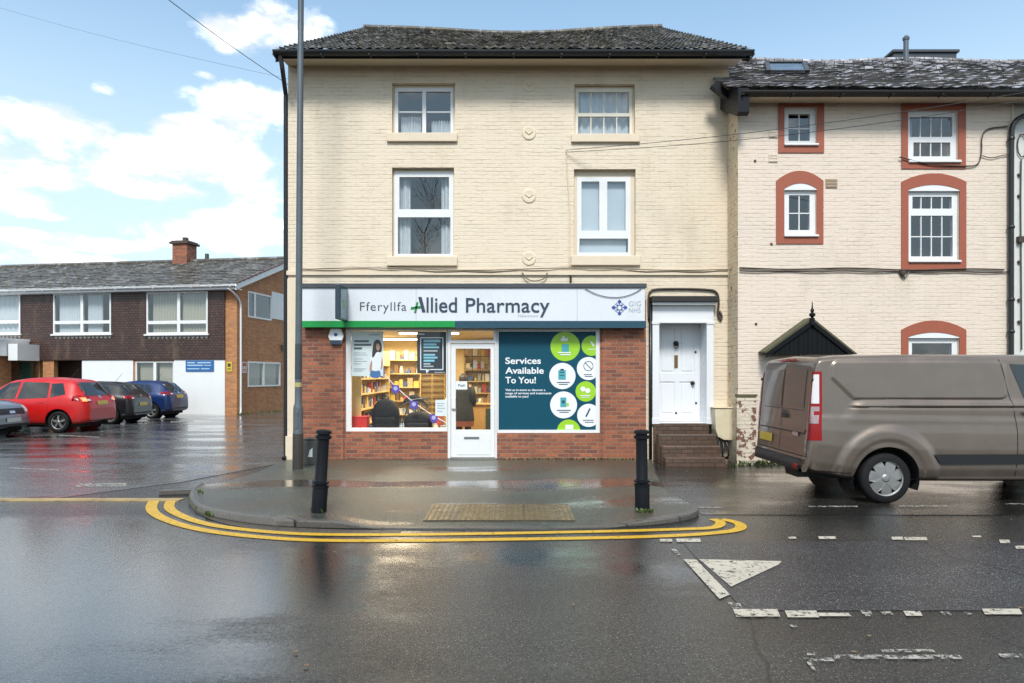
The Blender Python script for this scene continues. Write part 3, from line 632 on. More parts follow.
# meter box at the foot of the right corner
mt = thing('meter_box', 'cream rounded metal meter box on the wall right of the brick steps', 'meter box', (xf(726), YF-.2, .4))
mb = MB(); a = RC(715, 409, 737, 440, 13.0)
prof = [(a[0], a[3]), (a[1], a[3]+.01), (a[1], a[2]+.06), (a[1]-.05, a[2]-.01), (a[0]+.17, a[2]+.0), (a[0]+.06, a[2]+.06), (a[0]+.015, a[2]+.2)]
mb.prism(prof, 'y', 13.0, YF+.0); mb.box(a[0]-.02, a[1]+.005, 12.98, YF, a[3]+.012, a[3]+.035)
mb.build('case', M('cream_painted_metal', (.62, .54, .38), .45, dirt=.35, dcol=(.2, .14, .07), bump=.06), mt, bevel=.03)
mb = MB()
for k in range(3): mb.tube(polyline([(a[0]+.12+.05*k, 13.1, a[2]+.02), (a[0]+.08+.09*k, 13.0, a[2]-.14), (a[0]+.0+.13*k, 12.98, a[2]-.24-.04*k), (a[0]+.12+.05*k, 13.05, a[2]-.34), (a[0]+.3, 13.15, a[2]-.38)], 18), .018, 6)
mb.build('hose', BLACKP, mt, smooth=True)
# ------------------------------------------------------------------ the terrace house on the right
YR = 12.7
rx = lambda p: X(p, YR)
rz = lambda p: Z(p, YR)
HL, HR = rx(738), rx(1011)
HTOP = rz(97)
hs_ = thing('terraced_house', 'pale painted brick terraced house with terracotta window surrounds and a low slate roof', 'house', ((HL+HR)/2, YR, 0))
RW = [  # opening (frame rect), panes, bars, sill, arched, surround rect, arch top
    dict(f=(784, 107.5, 816.6, 144), p=[(789.5, 113, 811, 140)], b=[(800, 113, 801.2, 140), (789.5, 127, 811, 128.2)], s=(782.5, 144, 819, 147), t=(778, 103.5, 823.7, 153), arch=None),
    dict(f=(784, 189, 816.4, 235), p=[(790, 194.5, 810.8, 229.5)], b=[(800, 194, 801.2, 230), (790, 212, 811, 213.2)], s=(782.5, 235, 819, 238), t=(776, 181, 823, 244), arch=(171, 183.5)),
    dict(f=(907.5, 110.5, 957.8, 160.5), p=[(911.5, 116, 954, 136), (915, 141.5, 952, 155.5)], b=[(921.8, 116, 922.9, 156), (932.4, 116, 933.5, 156), (943, 116, 944.1, 156)], s=(906.5, 160.5, 961, 164), t=(901, 103.5, 965.3, 169), arch=None),
    dict(f=(908, 190, 959, 260.5), p=[(914, 196, 953.5, 208), (912.5, 215, 954.5, 256)], b=[(922.6, 196, 923.7, 256), (933, 196, 934.1, 256), (943.6, 196, 944.7, 256), (912.5, 235.5, 954.5, 236.7), (909, 209.5, 958, 212.5)], s=(906.5, 260.5, 961, 263.5), t=(901, 182, 965.7, 270.5), arch=(173.6, 185)),
    dict(f=(908, 337, 959, 415), p=[(913.5, 343, 953.5, 372), (912.5, 378, 954.5, 410)], b=[(933, 378, 934.2, 410)], s=(906.5, 415, 961, 418), t=(901, 330, 965.7, 424), arch=(320.5, 332.5)),
]
mb = MB().holes(HL, HR, -.15, HTOP, [RC(*q['f'], YR) for q in RW], YR, .14)
mb.quad((HL, YR+7, -.15), (HL, YR, -.15), (HL, YR, HTOP), (HL, YR+7, HTOP))
mb.build('wall', PINK, hs_)
rmb = MB().box(HL-.004, HL-.001, YR+.002, YF+.02, -.1, Z(100, YR)); rmb.build('return_wall', RETURN, hs_)
for q in RW:
    t0, t1, tz0, tz1 = RC(*q['t'], YR); f0, f1, fz0, fz1 = RC(*q['f'], YR); y = YR-.02
    if q['arch']:
        za, zb = rz(q['arch'][0]), rz(q['arch'][1]); n = 16
        outer = [(t0+(t1-t0)*i/n, tz1+(za-tz1)*(1-(2*i/n-1)**2)) for i in range(n+1)]
        inner = [(f0+(f1-f0)*i/n, fz1+(zb-fz1)*(1-(2*i/n-1)**2)) for i in range(n+1)]
        mb = MB()
        for i in range(n): mb.prism([inner[i], inner[i+1], outer[i+1], outer[i]], 'y', y, YR-.001)
        mb.prism([(t0, tz0), (f0, tz0), (f0, fz1), (t0, tz1)], 'y', y, YR-.001); mb.prism([(f1, tz0), (t1, tz0), (t1, tz1), (f1, fz1)], 'y', y, YR-.001); mb.prism([(f0, tz0), (f1, tz0), (f1, fz0-.001), (f0, fz0-.001)], 'y', y, YR-.001)
        mb.build('window_surround', TERRA, hs_, weld=True)
        MB().prism([(f0, fz1-.02)]+inner+[(f1, fz1-.02)], 'y', YR-.012, YR+.06).build('arch_panel', WUPVC, hs_)
    else:
        MB().holes(t0, t1, tz0, tz1, [(f0, f1, fz0, fz1)], y, .019, back=False).box(t0, t1, y+.001, y+.0185, tz0, tz0+.01).build('window_surround', TERRA, hs_)
    window(hs_, q['f'], YR, q['f'], q['p'], q['b'], q['s'], rec=.05, sm=WUPVC, fd=.07, behind=[('net', (q['f'][0], q['f'][1], q['f'][0]+(q['f'][2]-q['f'][0])*.2, q['f'][3]))] if q['arch'] is None else None)
VENT = M('terracotta_air_brick', (.36, .26, .18), .7, bump=.2)
for i, (r, m) in enumerate((((768.5, 131, 777.5, 138), PINK), ((768.5, 154, 777.5, 162.5), PINK), ((825.5, 179, 837, 188), VENT))):
    a = RC(*r, YR); mb = MB().box(a[0], a[1], YR-.015, YR+.01, a[2], a[3])
    for k in range(3):
        z = a[2]+(a[3]-a[2])*(k+.5)/3; mb.box(a[0]+.01, a[1]-.01, YR-.024, YR-.014, z-.012, z+.012)
    mb.build('air_vent', m, hs_)
mb = MB()
for px, py in ((755, 161), (756, 324), (771.5, 244)):
    mb.lathe([(0, -.02), (.022, -.018), (.028, 0)], (rx(px), YR, rz(py)), 8, 'y')
mb.build('wall_boss', M('rusty_iron', (.13, .06, .035), .8), hs_)
# eaves
REY = 12.25; REZ = Z(89, REY); RRY = 15.9; RRZ = Z(60, RRY)
ROX0, ROX1 = rx(741)-.05, 13.5
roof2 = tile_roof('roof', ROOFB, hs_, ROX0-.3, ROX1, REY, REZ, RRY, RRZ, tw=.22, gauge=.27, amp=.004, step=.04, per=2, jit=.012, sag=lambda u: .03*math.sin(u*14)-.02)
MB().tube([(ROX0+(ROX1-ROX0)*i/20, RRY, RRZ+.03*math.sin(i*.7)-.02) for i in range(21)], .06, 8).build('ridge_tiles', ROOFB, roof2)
MB().box(ROX0-.05, ROX1, REY+.05, REY+.09, Z(96.5, REY+.07), REZ+.0).build('fascia_board', TIMBER, hs_)
MB().prism([(REY+.09, Z(97, REY+.09)), (YR-.002, rz(103.5)), (YR+.02, HTOP+.03), (REY+.09, Z(94, REY+.09))], 'x', ROX0+.06, ROX1).build('soffit', SOFF, hs_)
gutter('gutter', ROX0-.1, ROX1, REY-.01, REZ-.05, hs_, .07, TIMBER)
# timber bracket where the two eaves meet
mb = MB(); bx = rx(737)
mb.prism([(REY-.02, REZ-.42), (REY+.08, REZ-.46), (YF+.02, REZ+.05), (YF+.02, REZ+.42), (REY, REZ+.02)], 'x', bx-.13, bx+.07)
mb.prism([(bx-.45, REZ+.30), (bx-.35, REZ+.38), (bx+.0, REZ+.1), (bx-.0, REZ-.06)], 'y', YR+.1, YR+.25)
mb.build('eave_bracket', BLACKM, hs_)
# roof window, flat dormer roof, flue
sl_ = (RRZ-REZ)/(RRY-REY)
def onroof(px, py):
    c = (HY-py)/FP; Y = (REZ-sl_*REY-CH)/(c-sl_); return Vector((X(px, Y), Y, Z(py, Y)))
a, b, c, d = onroof(766, 75), onroof(809, 75), onroof(805, 66), onroof(764, 66); nn = Vector((0, -sl_, 1)).normalized()
mb = MB()
def slab(mb, A, B, C, D, h0, h1): mb.add([p+nn*h0 for p in (A, B, C, D)]+[p+nn*h1 for p in (A, B, C, D)], [(0, 3, 2, 1), (4, 5, 6, 7), (0, 1, 5, 4), (1, 2, 6, 5), (2, 3, 7, 6), (3, 0, 4, 7)])
e = .09; ax = Vector((e, 0, 0)); sy = Vector((0, 1, sl_)).normalized()*.1
slab(mb, a, b, b+sy, a+sy, .03, .09); slab(mb, d-sy, c-sy, c, d, .03, .10); slab(mb, a, a+ax, d+ax, d, .031, .095); slab(mb, b-ax, b, c, c-ax, .031, .095)
rwin = mb.build('roof_window', M('dark_roof_window_frame', (.02, .02, .02), .4), roof2); mb = MB(); slab(mb, a+ax, b-ax, c-ax, d+ax, .04, .08); mb.build('pane', GLASS, rwin)
a = RC(895, 49, 958, 58, 17.0); MB().box(a[0], a[1], 17.05, 19.5, a[2]-.8, a[3]-.07).box(a[0]-.05, a[1]+.05, 17.0, 19.55, a[3]-.069, a[3]).build('dormer', LEAD, roof2, bevel=.01)
f0 = onroof(906, 62); MB().tube([(f0.x, f0.y, f0.z-.3), (f0.x, f0.y, Z(40, f0.y))], .055, 12).lathe([(.0, 0), (.07, 0), (.075, .05), (.03, .1), (0, .1)], (f0.x, f0.y, Z(40, f0.y)), 12).build('flue', GREYM, roof2, smooth=True, edge=40)
# rainwater pipe, cables, plinth
mb = MB().tube(polyline([(rx(1030), YR-.12, rz(114)), (rx(1016), YR-.1, rz(119)), (rx(1009.5), YR-.08, rz(125)), (rx(1008.5), YR-.07, rz(135)), (rx(1008.5), YR-.07, rz(330)), (rx(1008.5), YR-.07, .05)], 60), .045, 10)
for py in (140, 228, 300, 332): mb.lathe([(.05, -.03), (.058, -.02), (.058, .02), (.05, .03)], (rx(1008.5), YR-.07, rz(py)), 10)
mb.build('downpipe', BLACKP, hs_, smooth=True, edge=40)
dk = M('dark_cable', (.05, .035, .025), .5)
mb = MB().tube([(rx(p), YR-.03, rz(268.5+.8*math.sin(p*.05)+(p-738)*.006)) for p in range(739, 1010, 12)], .014, 5); mb.tube([(rx(p), YR-.03, rz(271.3+.5*math.sin(p*.11)+(p-738)*.004)) for p in range(739, 1010, 9)], .011, 5)
mb.tube(polyline([(rx(898), YR-.05, rz(158)), (rx(930), YR-.05, rz(166)), (rx(965), YR-.03, rz(167)), (rx(978), YR-.03, rz(166)), (rx(981), YR-.03, rz(150)), (rx(980), YR-.03, rz(140)), (rx(984), YR-.03, rz(129)), (rx(1006), YR-.03, rz(127))], 40), .012, 5)
mb.tube(polyline([(rx(981), YR-.03, rz(156)), (rx(990), YR-.03, rz(159)), (rx(1000), YR-.03, rz(156)), (rx(1007), YR-.03, rz(155))], 14), .008, 5)
mb.lathe([(0, -.05), (.05, -.045), (.06, 0)], (rx(902), YR-.02, rz(273)), 8, 'y'); mb.tube(polyline([(rx(898), YR-.03, rz(271)), (rx(903), YR-.04, rz(280)), (rx(908), YR-.03, rz(272))], 10), .014, 5)
mb.build('cable', dk, hs_)
pl = MB(); a = RC(737, 397, 756.5, 466, YR-.07); pl.box(a[0], a[1], YR-.07, YR+.02, -.12, a[3]); pl.build('plinth', PEEL, hs_, bevel=.015)
MB().box(a[0]-.01, a[1]+.01, YR-.085, YR+.01, a[3]+.002, a[3]+.05).build('plinth_cap', M('mossy_cement', (.09, .085, .04), .8, var=.4, bump=.4), hs_)
# open gabled porch over the side door
po = MB(); PY = 12.36; pa = lambda p: X(p, PY); pb = lambda p: Z(p, PY)
ap = (pa(812), pb(320)); le = (pa(766), pb(353)); re_ = (pa(856), pb(355))
porch = MB()
for e0 in (le, re_):
    d = Vector((ap[0]-e0[0], 0, ap[1]-e0[1])); n = Vector((-d.z, 0, d.x)).normalized()*.035
    if n.z < 0: n = -n
    porch.add([(e0[0], PY, e0[1]), (ap[0], PY, ap[1]), (ap[0]+n.x*0, PY, ap[1]+.05), (e0[0]+n.x, PY, e0[1]+n.z), (e0[0], YR, e0[1]), (ap[0], YR, ap[1]), (ap[0], YR, ap[1]+.05), (e0[0]+n.x, YR, e0[1]+n.z)],
              [(0, 1, 2, 3), (7, 6, 5, 4), (0, 3, 7, 4), (3, 2, 6, 7), (0, 4, 5, 1)])
pch = porch.build('porch', M('mossy_porch_tile', (.065, .062, .028), .6, var=.4, vs=9, bump=.5, bs=30, dirt=.5), hs_)
mb = MB()
nb = 17
for i in range(nb):
    xa = le[0]+.1+(re_[0]-le[0]-.2)*i/nb; xb = le[0]+.1+(re_[0]-le[0]-.2)*(i+1)/nb-.006; xm = (xa+xb)/2
    zt_ = (le[1]+(ap[1]-le[1])*(xm-le[0])/(ap[0]-le[0]) if xm < ap[0] else re_[1]+(ap[1]-re_[1])*(re_[0]-xm)/(re_[0]-ap[0]))
    mb.box(xa, xb, PY+.02+.004*(i % 2), PY+.05, le[1]-.03, zt_-.01)
for e0 in (le, re_):
    d = Vector((ap[0]-e0[0], 0, ap[1]-e0[1]))
    mb.add([(e0[0], PY-.012, e0[1]-.09), (ap[0], PY-.012, ap[1]-.1), (ap[0], PY-.012, ap[1]+.0), (e0[0], PY-.012, e0[1]+.0), (e0[0], PY+.015, e0[1]-.09), (ap[0], PY+.015, ap[1]-.1), (ap[0], PY+.015, ap[1]), (e0[0], PY+.015, e0[1])],
           [(0, 1, 2, 3), (7, 6, 5, 4), (0, 4, 5, 1), (3, 2, 6, 7), (0, 3, 7, 4)])
mb.build('boards', M('blue_black_boards', (.003, .004, .005), .7, spec=.2, var=.3, vs=14, bump=.15), pch)
MB().lathe([(.045, -.12), (.045, 0), (.02, .02), (.055, .05), (.055, .08), (.02, .11), (.035, .14), (.015, .19), (.006, .3), (0, .31)], (ap[0], PY-.01, ap[1]+.03), 12).build('finial', BLACKM, pch, smooth=True, edge=45)
# white rendered neighbour beyond the downpipe
nh = thing('white_rendered_house', 'white rendered house wall at the right edge, beyond the black drainpipe', 'house', (HR+1.5, YR, 0))
WREN = M('white_painted_render', (.60, .60, .56), .6, var=.06, vs=3, bump=.25, bs=35, dirt=.25, dcol=(.36, .34, .28))
mb = MB().box(HR+.03, 13.45, YR+.03, YR+7, -.15, HTOP); mb.build('wall', WREN, nh)
MB().box(HR-.0, HR+.05, YR-.02, YR+.1, -.15, HTOP-.02).build('corner_strip', M('cream_edge_paint', (.64, .58, .46), .6), nh)
mb = MB(); q = lambda p: X(p, YR+.03); r = lambda p: Z(p, YR+.03)
ring = [(q(1021)+.09*math.cos(k/10*2*math.pi), YR+.0, r(146)+.22*math.sin(k/10*2*math.pi)) for k in range(11)]
mb.tube(ring, .011, 5); mb.tube([(q(1020), YR, r(160)), (q(1019.5), YR, r(200)), (q(1020.5), YR, r(350))], .012, 5); mb.box(q(1016), q(1022), YR-.05, YR+.03, r(243), r(237))
for py in (175, 196, 262, 300, 322): mb.lathe([(0, -.025), (.03, -.02), (.03, .03)], (q(1018.5), YR+.01, r(py)), 8, 'y')
mb.build('cable', dk, nh)

# ------------------------------------------------------------------ two-storey brick block across the car park
AX, AY = -11.78, 28.9; TH = math.atan2(1.606, 9.87)
lb = thing('brick_office_block', 'two storey orange brick block with brown hung tiles and white windows behind parked cars', 'building', (AX, AY, 0), -TH)
MW = wm(lb)
def ul(px):                            # distance left of the corner for a picture column
    c = (px-512)/FP; return (-AX*1-28.9*c+0)/(.1606*c+.987) if False else (-11.78-28.9*c)/(.1606*c+.987)
def lp(px, py):                        # facade point -> local (x, z)
    u = ul(px); Yw = AY+.1606*u; return -u, CH+(HY-py)/FP*Yw
def sp_(px, py):                       # gable side point -> local (y, z)
    c = (px-512)/FP; L = (11.78+28.9*c)/(.1606-.987*c); Yw = AY+.987*L; return L, CH+(HY-py)/FP*Yw
def LR(a, b, c, d): 
    x0, z1 = lp(a, b); x1, z0 = lp(c, d); _, z1b = lp(c, b); _, z0b = lp(a, d); return x0, x1, (z0+z0b)/2, (z1+z1b)/2
def SR(a, b, c, d):
    y0, z1 = sp_(a, b); y1, z0 = sp_(c, d); _, z1b = sp_(c, b); _, z0b = sp_(a, d); return y0, y1, (z0+z0b)/2, (z1+z1b)/2
LE = 5.60; LRG = 4.75; LRZ = 7.50; LX0 = -24.; LD = 9.5
TILEH = brick('brown_hung_tile', (.105, .048, .034), (.052, .028, .023), (.016, .011, .010), .17, .11, .016, 1., stain=((.24, .16, .11), .4), rough=.42)
WHW = M('white_painted_brick', (.72, .73, .73), .55, var=.04, vs=2, bump=.1, bs=30, dirt=.12, dcol=(.4, .4, .36))
kw = dict(parent=lb, world=False)
wins = {'A': (-40, 294, 22, 334), 'B': (55, 293, 112.5, 334), 'C': (148, 292, 209, 334)}
zt_ = LR(0, 360, 225, 360)[2]
mb = MB().holes(LX0, 0, -.3, LE, [LR(*wins[k]) for k in wins]+[LR(135, 361, 174, 396), (LR(40, 0, 82, 0)[0], LR(40, 0, 82, 0)[1], -.3, zt_)], 0, .12)
sw = [SR(247.6, 293.5, 271, 319), SR(247.6, 362, 280, 386.5)]
m2 = MB().holes(0, LD, -.3, LE, sw, 0, .12).xf(Matrix(((0, -1, 0, 0), (1, 0, 0, 0), (0, 0, 1, 0), (0, 0, 0, 1))))
mb.add(m2.v, m2.f)
mb.quad((0, LD, -.3), (LX0, LD, -.3), (LX0, LD, LE), (0, LD, LE)); mb.quad((LX0, LD, -.3), (LX0, 0, -.3), (LX0, 0, LE), (LX0, LD, LE))
mb.add([(0, 0, LE), (0, LD, LE), (0, LRG, LRZ-.15)], [(0, 1, 2)])
mb.build('wall', ORANGE, **kw)
xb = LR(0, 0, 225.5, 0)[1]
mb = MB().holes(LX0, xb, zt_, LE-.05, [LR(*wins[k]) for k in wins], -.07, .068); mb.quad((LX0, 0, zt_), (xb, 0, zt_), (xb, -.07, zt_), (LX0, -.07, zt_)); mb.quad((xb, -.07, zt_), (xb, 0, zt_), (xb, 0, LE-.05), (xb, -.07, LE-.05))
for k in wins:
    a = LR(*wins[k]); n = int((a[1]-a[0])/.17)
mb.build('hung_tiles', TILEH, **kw)
mb = MB()
for r_ in ((82.5, 361, 133.5, 425), (174.5, 361, 225.2, 425)):
    a = LR(*r_); mb.box(a[0], a[1], -.03, -.002, -.3, zt_-.01)
a = LR(135, 396, 174, 425); mb.box(a[0]-.02, a[1]+.02, -.03, -.002, -.3, a[3]); mb.build('white_panel', WHW, **kw)
def lwin(rect, mull, trans, side=False, y=-.03, curt=(), name='window'):
    a = SR(*rect) if side else LR(*rect)
    f = .07; xs = [a[0]]+mull+[a[1]]; panes = []
    zs = [a[2]]+([trans] if trans else [])+[a[3]]
    for i in range(len(xs)-1):
        for j in range(len(zs)-1): panes.append((xs[i]+f, xs[i+1]-f, zs[j]+f, zs[j+1]-f))
    m = Matrix(((0, -1, 0, 0), (1, 0, 0, 0), (0, 0, 1, 0), (0, 0, 0, 1))) if side else Matrix()
    wn = MB().holes(*a, panes, y, .08, back=True).xf(m).build(name, WUPVC, **kw)
    g_ = MB()
    for p in panes: g_.quad((p[0], y+.04, p[2]), (p[1], y+.04, p[2]), (p[1], y+.04, p[3]), (p[0], y+.04, p[3]))
    g_.xf(m).build('pane', GLASS, wn, world=False)
    b = a; d = .9; rm = MB(); x0, x1, z0, z1 = b[0], b[1], b[2], b[3]; q0 = y+.09
    rm.quad((x0, d, z0), (x1, d, z0), (x1, d, z1), (x0, d, z1)); rm.quad((x0, q0, z0), (x0, d, z0), (x0, d, z1), (x0, q0, z1)); rm.quad((x1, d, z0), (x1, q0, z0), (x1, q0, z1), (x1, d, z1)); rm.quad((x0, q0, z1), (x0, d, z1), (x1, d, z1), (x1, q0, z1)); rm.quad((x0, d, z0), (x0, q0, z0), (x1, q0, z0), (x1, d, z0))
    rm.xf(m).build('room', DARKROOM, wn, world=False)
    for (u0, u1, mt_) in curt:
        n = 40; vs = []; xa, xb_ = a[0]+(a[1]-a[0])*u0, a[0]+(a[1]-a[0])*u1
        for i in range(n+1):
            x = xa+(xb_-xa)*i/n; yy = y+.2+.035*math.sin(i*1.3); vs += [(x, yy, a[2]+.05), (x, yy, a[3]-.05)]
        MB().add(vs, [(2*i, 2*i+2, 2*i+3, 2*i+1) for i in range(n)]).xf(m).build('curtain', mt_, wn, world=False, smooth=True)
    return wn
lx = lambda px, py=300: lp(px, py)[0]
zz = lambda px, py: lp(px, py)[1]
for k, mu, cu in (('A', [lx(-9)], ((.3, .95, CURT),)), ('B', [lx(83.5)], ((.05, .42, CURT), (.55, .8, CURT))), ('C', [lx(180)], ((.06, .45, CURTB), (.55, .95, CURTB)))):
    wn = lwin(wins[k], mu, zz(wins[k][0]+20, 322.5), y=-.1, curt=cu)
    a = LR(*wins[k]); MB().box(a[0]-.08, a[1]+.08, -.17, -.0, a[2]-.07, a[2]-.001).build('sill', WUPVC, wn, world=False)
    n = int((a[1]-a[0])/.2); mb = MB()
    for i in range(n): x = a[0]+.05+i*(a[1]-a[0])/n; mb.prism([(x, a[2]-.08), (x+.17, a[2]-.08), (x+.17, a[2]-.15), (x+.085, a[2]-.21), (x, a[2]-.15)], 'y', -.085, -.071)
    mb.build('tile_edge', M('pale_grey_tile', (.30, .27, .25), .5), wn, world=False)
lwin((135, 361, 174, 396), [lx(154.5)], None, y=.02, curt=((.05, .45, CURTB), (.55, .97, CURTB)))
s0 = sp_(262, 300)[0]
lwin((247.6, 293.5, 271, 319), [sp_(254.5, 300)[0]], None, True, curt=())
lwin((247.6, 362, 280, 386.5), [sp_(263.5, 370)[0]], None, True, curt=((.04, .46, CURTB), (.54, .97, CURTB)))
a = SR(271.3, 295, 300, 321); MB().box(.002, .03, a[0], a[1], a[2], a[3]).build('white_panel', WHW, **kw)
# recess with a dark doorway, brick piers and the flat-roofed entrance on the left
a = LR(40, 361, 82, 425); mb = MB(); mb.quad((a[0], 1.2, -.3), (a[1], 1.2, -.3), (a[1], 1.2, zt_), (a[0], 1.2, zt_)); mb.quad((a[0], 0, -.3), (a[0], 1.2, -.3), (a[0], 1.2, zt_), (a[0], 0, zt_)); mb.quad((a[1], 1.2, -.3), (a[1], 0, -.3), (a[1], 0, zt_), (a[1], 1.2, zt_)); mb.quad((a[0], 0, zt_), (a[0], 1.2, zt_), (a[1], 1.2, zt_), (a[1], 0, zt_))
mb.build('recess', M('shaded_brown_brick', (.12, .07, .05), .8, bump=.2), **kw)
b = LR(62, 366, 80, 425); MB().box(b[0], b[1], 1.1, 1.17, -.1, b[3]).build('door', M('grey_door_paint', (.17, .17, .17), .4), **kw)
b = LR(43, 366, 54, 425); MB().box(b[0], b[1], -.01, .22, -.2, zt_-.01).build('pier', ORANGE, **kw)
pchm = MB(); a = LR(-60, 340, 31, 357); pchm.box(a[0], a[1], -2.2, -.08, a[2], a[3]-.1); pchm.box(a[0], a[1]+.05, -2.25, -.08, a[3]-.1, a[3]); pchm.build('entrance_canopy', WHW, **kw)
a = LR(32, 345, 40, 361); MB().box(a[0], a[1]+.05, -1.2, -.08, a[2], a[3]).build('white_panel', WHW, **kw)
a = LR(12, 357, 26, 425); MB().box(a[0]-.3, a[1], -1.7, -.75, -.2, a[3]).build('pier', ORANGE, **kw)
a = LR(-60, 358, 11, 410); f_ = MB().box(a[1]-.09, a[1]-.02, -1.62, -1.5, -.2, a[3]); f_.build('door_frame', WUPVC, **kw); MB().box(a[0], a[1]-.1, -1.58, -1.54, -.2, a[3]).build('glazed_screen', M('pale_blue_glazing', (.30, .40, .44), .2), **kw)
a = LR(27, 362, 39, 425); MB().box(a[0], a[1], -.4, -.3, -.2, a[3]).build('door', M('dark_green_door', (.02, .05, .035), .3), **kw)
# roof, eaves, chimney
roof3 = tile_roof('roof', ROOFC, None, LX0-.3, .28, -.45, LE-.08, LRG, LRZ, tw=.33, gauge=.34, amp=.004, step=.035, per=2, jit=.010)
roof3.parent = lb
MB().box(LX0-.3, .24, -.42, -.38, LE-.26, LE-.03).box(LX0-.3, .24, -.38, .0, LE-.26, LE-.22).build('soffit', WUPVC, **kw)
gutter('gutter', 0, -LX0+.55, 0, 0, None, .07, WUPVC)
gt = bpy.data.objects['gutter.002'] if 'gutter.002' in bpy.data.objects else [o for o in bpy.data.objects if o.name.startswith('gutter')][-1]
gt.parent = lb; gt.location = (LX0-.3, -.49, LE-.1)
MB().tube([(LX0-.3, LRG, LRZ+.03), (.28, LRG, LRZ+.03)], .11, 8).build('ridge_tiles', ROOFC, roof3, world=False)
MB().prism([(-.45, LE-.3), (-.45, LE-.04), (LRG, LRZ-.02), (2*LRG+.45, LE-.04), (2*LRG+.45, LE-.3), (LRG, LRZ-.28)], 'x', .19, .24).build('bargeboard', WUPVC, roof3, world=False)
MB().prism([(-.46, LE-.03), (-.46, LE+.01), (LRG, LRZ+.04), (LRG, LRZ+.0)], 'x', .2, .29).build('verge', M('dark_red_verge', (.10, .045, .035), .6), roof3, world=False)
cx_, cy_ = -5.8, LRG
def chz(py): return CH+(HY-py)/FP*(AY+4.7+1)
mb = MB().box(cx_-.4, cx_+.4, cy_-.4, cy_+.4, LRZ-.6, chz(245.5)); ch = mb.build('chimney', RED, roof3, world=False)
mb = MB().box(cx_-.52, cx_+.52, cy_-.5, cy_+.5, chz(245.5), chz(243.5)).box(cx_-.45, cx_+.45, cy_-.44, cy_+.44, chz(243.5), chz(242.3)).lathe([(.13, 0), (.15, .2), (.1, .22), (0, .22)], (cx_+.05, cy_, chz(242.3)), 12); mb.build('chimney_cap', M('sooty_concrete', (.07, .05, .04), .8, bump=.3), ch, world=False)
MB().tube([(cx_+1.25, cy_, LRZ-.2), (cx_+1.25, cy_, LRZ+.38)], .1, 10).build('vent_pipe', GREYB, roof3, world=False)
# white downpipe at the corner
y0 = sp_(239.5, 300)[0]
MB().tube(polyline([(-.15, -.45, LE-.2), (.04, -.3, LE-.38), (.06, .05, LE-.62), (.06, y0, LE-.85), (.06, y0, LE-1.1), (.06, y0, 2.5), (.06, y0, 1), (.06, y0, .1), (.1, y0-.1, .03)], 40), .045, 8).build('downpipe', WUPVC, **kw, smooth=True)
a = SR(280.5, 345, 285, 350); MB().box(.01, .2, a[0], a[0]+.2, a[2], a[3]).build('wall_lamp', GREYB, **kw)
# signs on its walls
SBL = M('blue_sign_board', (.022, .12, .32), .35, var=.05); SWH = M('white_sign_ink', (.78, .78, .78), .5, var=.02)
def wallsign(name, label, mat, marks, mm, a, y, side=False):
    m = Matrix(((0, -1, 0, 0), (1, 0, 0, 0), (0, 0, 1, 0), (0, 0, 0, 1))) if side else Matrix()
    t_ = thing(name, label, 'sign', MW @ (m @ Vector(((a[0]+a[1])/2, y, a[2]))), -TH)
    def put(mb, nm, mt_):
        o = mb.xf(wm(t_).inverted() @ MW @ m).build(nm, mt_, t_, world=False); return o
    put(MB().box(a[0], a[1], y-.03, y-.001, a[2], a[3]), 'board', mat)
    mb = MB(); w_, h_ = a[1]-a[0], a[3]-a[2]
    for (u0, v0, u1, v1) in marks: mb.box(a[0]+w_*u0, a[0]+w_*u1, y-.036, y-.031, a[2]+h_*v0, a[2]+h_*v1)
    put(mb, 'lettering', mm); return t_
wallsign('notice_board', 'blue notice board with white lines on the white wall above blue car', SBL, [(.06, .74, .34, .86), (.42, .74, .9, .86), (.06, .50, .62, .62), (.66, .52, .92, .6), (.06, .2, .5, .3), (.55, .2, .86, .3)], M('pale_blue_ink', (.35, .5, .65), .5), LR(186.5, 360.5, 214.5, 371.5), -.031)
wallsign('warning_sign', 'small yellow notice on the orange brick corner', M('yellow_sign_board', (.62, .47, .04), .4), [(.2, .5, .8, .85), (.15, .3, .85, .36), (.15, .16, .85, .22)], M('dark_ink', (.05, .045, .03), .5), LR(227, 362, 232.2, 371.5), 0)
wallsign('warning_sign', 'small pink and white notice on the gable beside white drainpipe', M('white_sign_board', (.7, .55, .52), .4), [(.15, .62, .85, .9), (.15, .3, .85, .36), (.15, .16, .85, .22)], M('red_ink', (.5, .06, .05), .5), SR(241.5, 362, 246, 373), 0, True)
wallsign('warning_sign', 'small yellow triangle notice on the white entrance canopy', M('yellow_sign_board', (.62, .47, .04), .4), [(.25, .5, .75, .6), (.35, .6, .65, .75), (.42, .75, .58, .88), (.2, .15, .8, .25)], M('dark_ink', (.05, .045, .03), .5), LR(22.5, 344, 28.5, 352), -2.2)

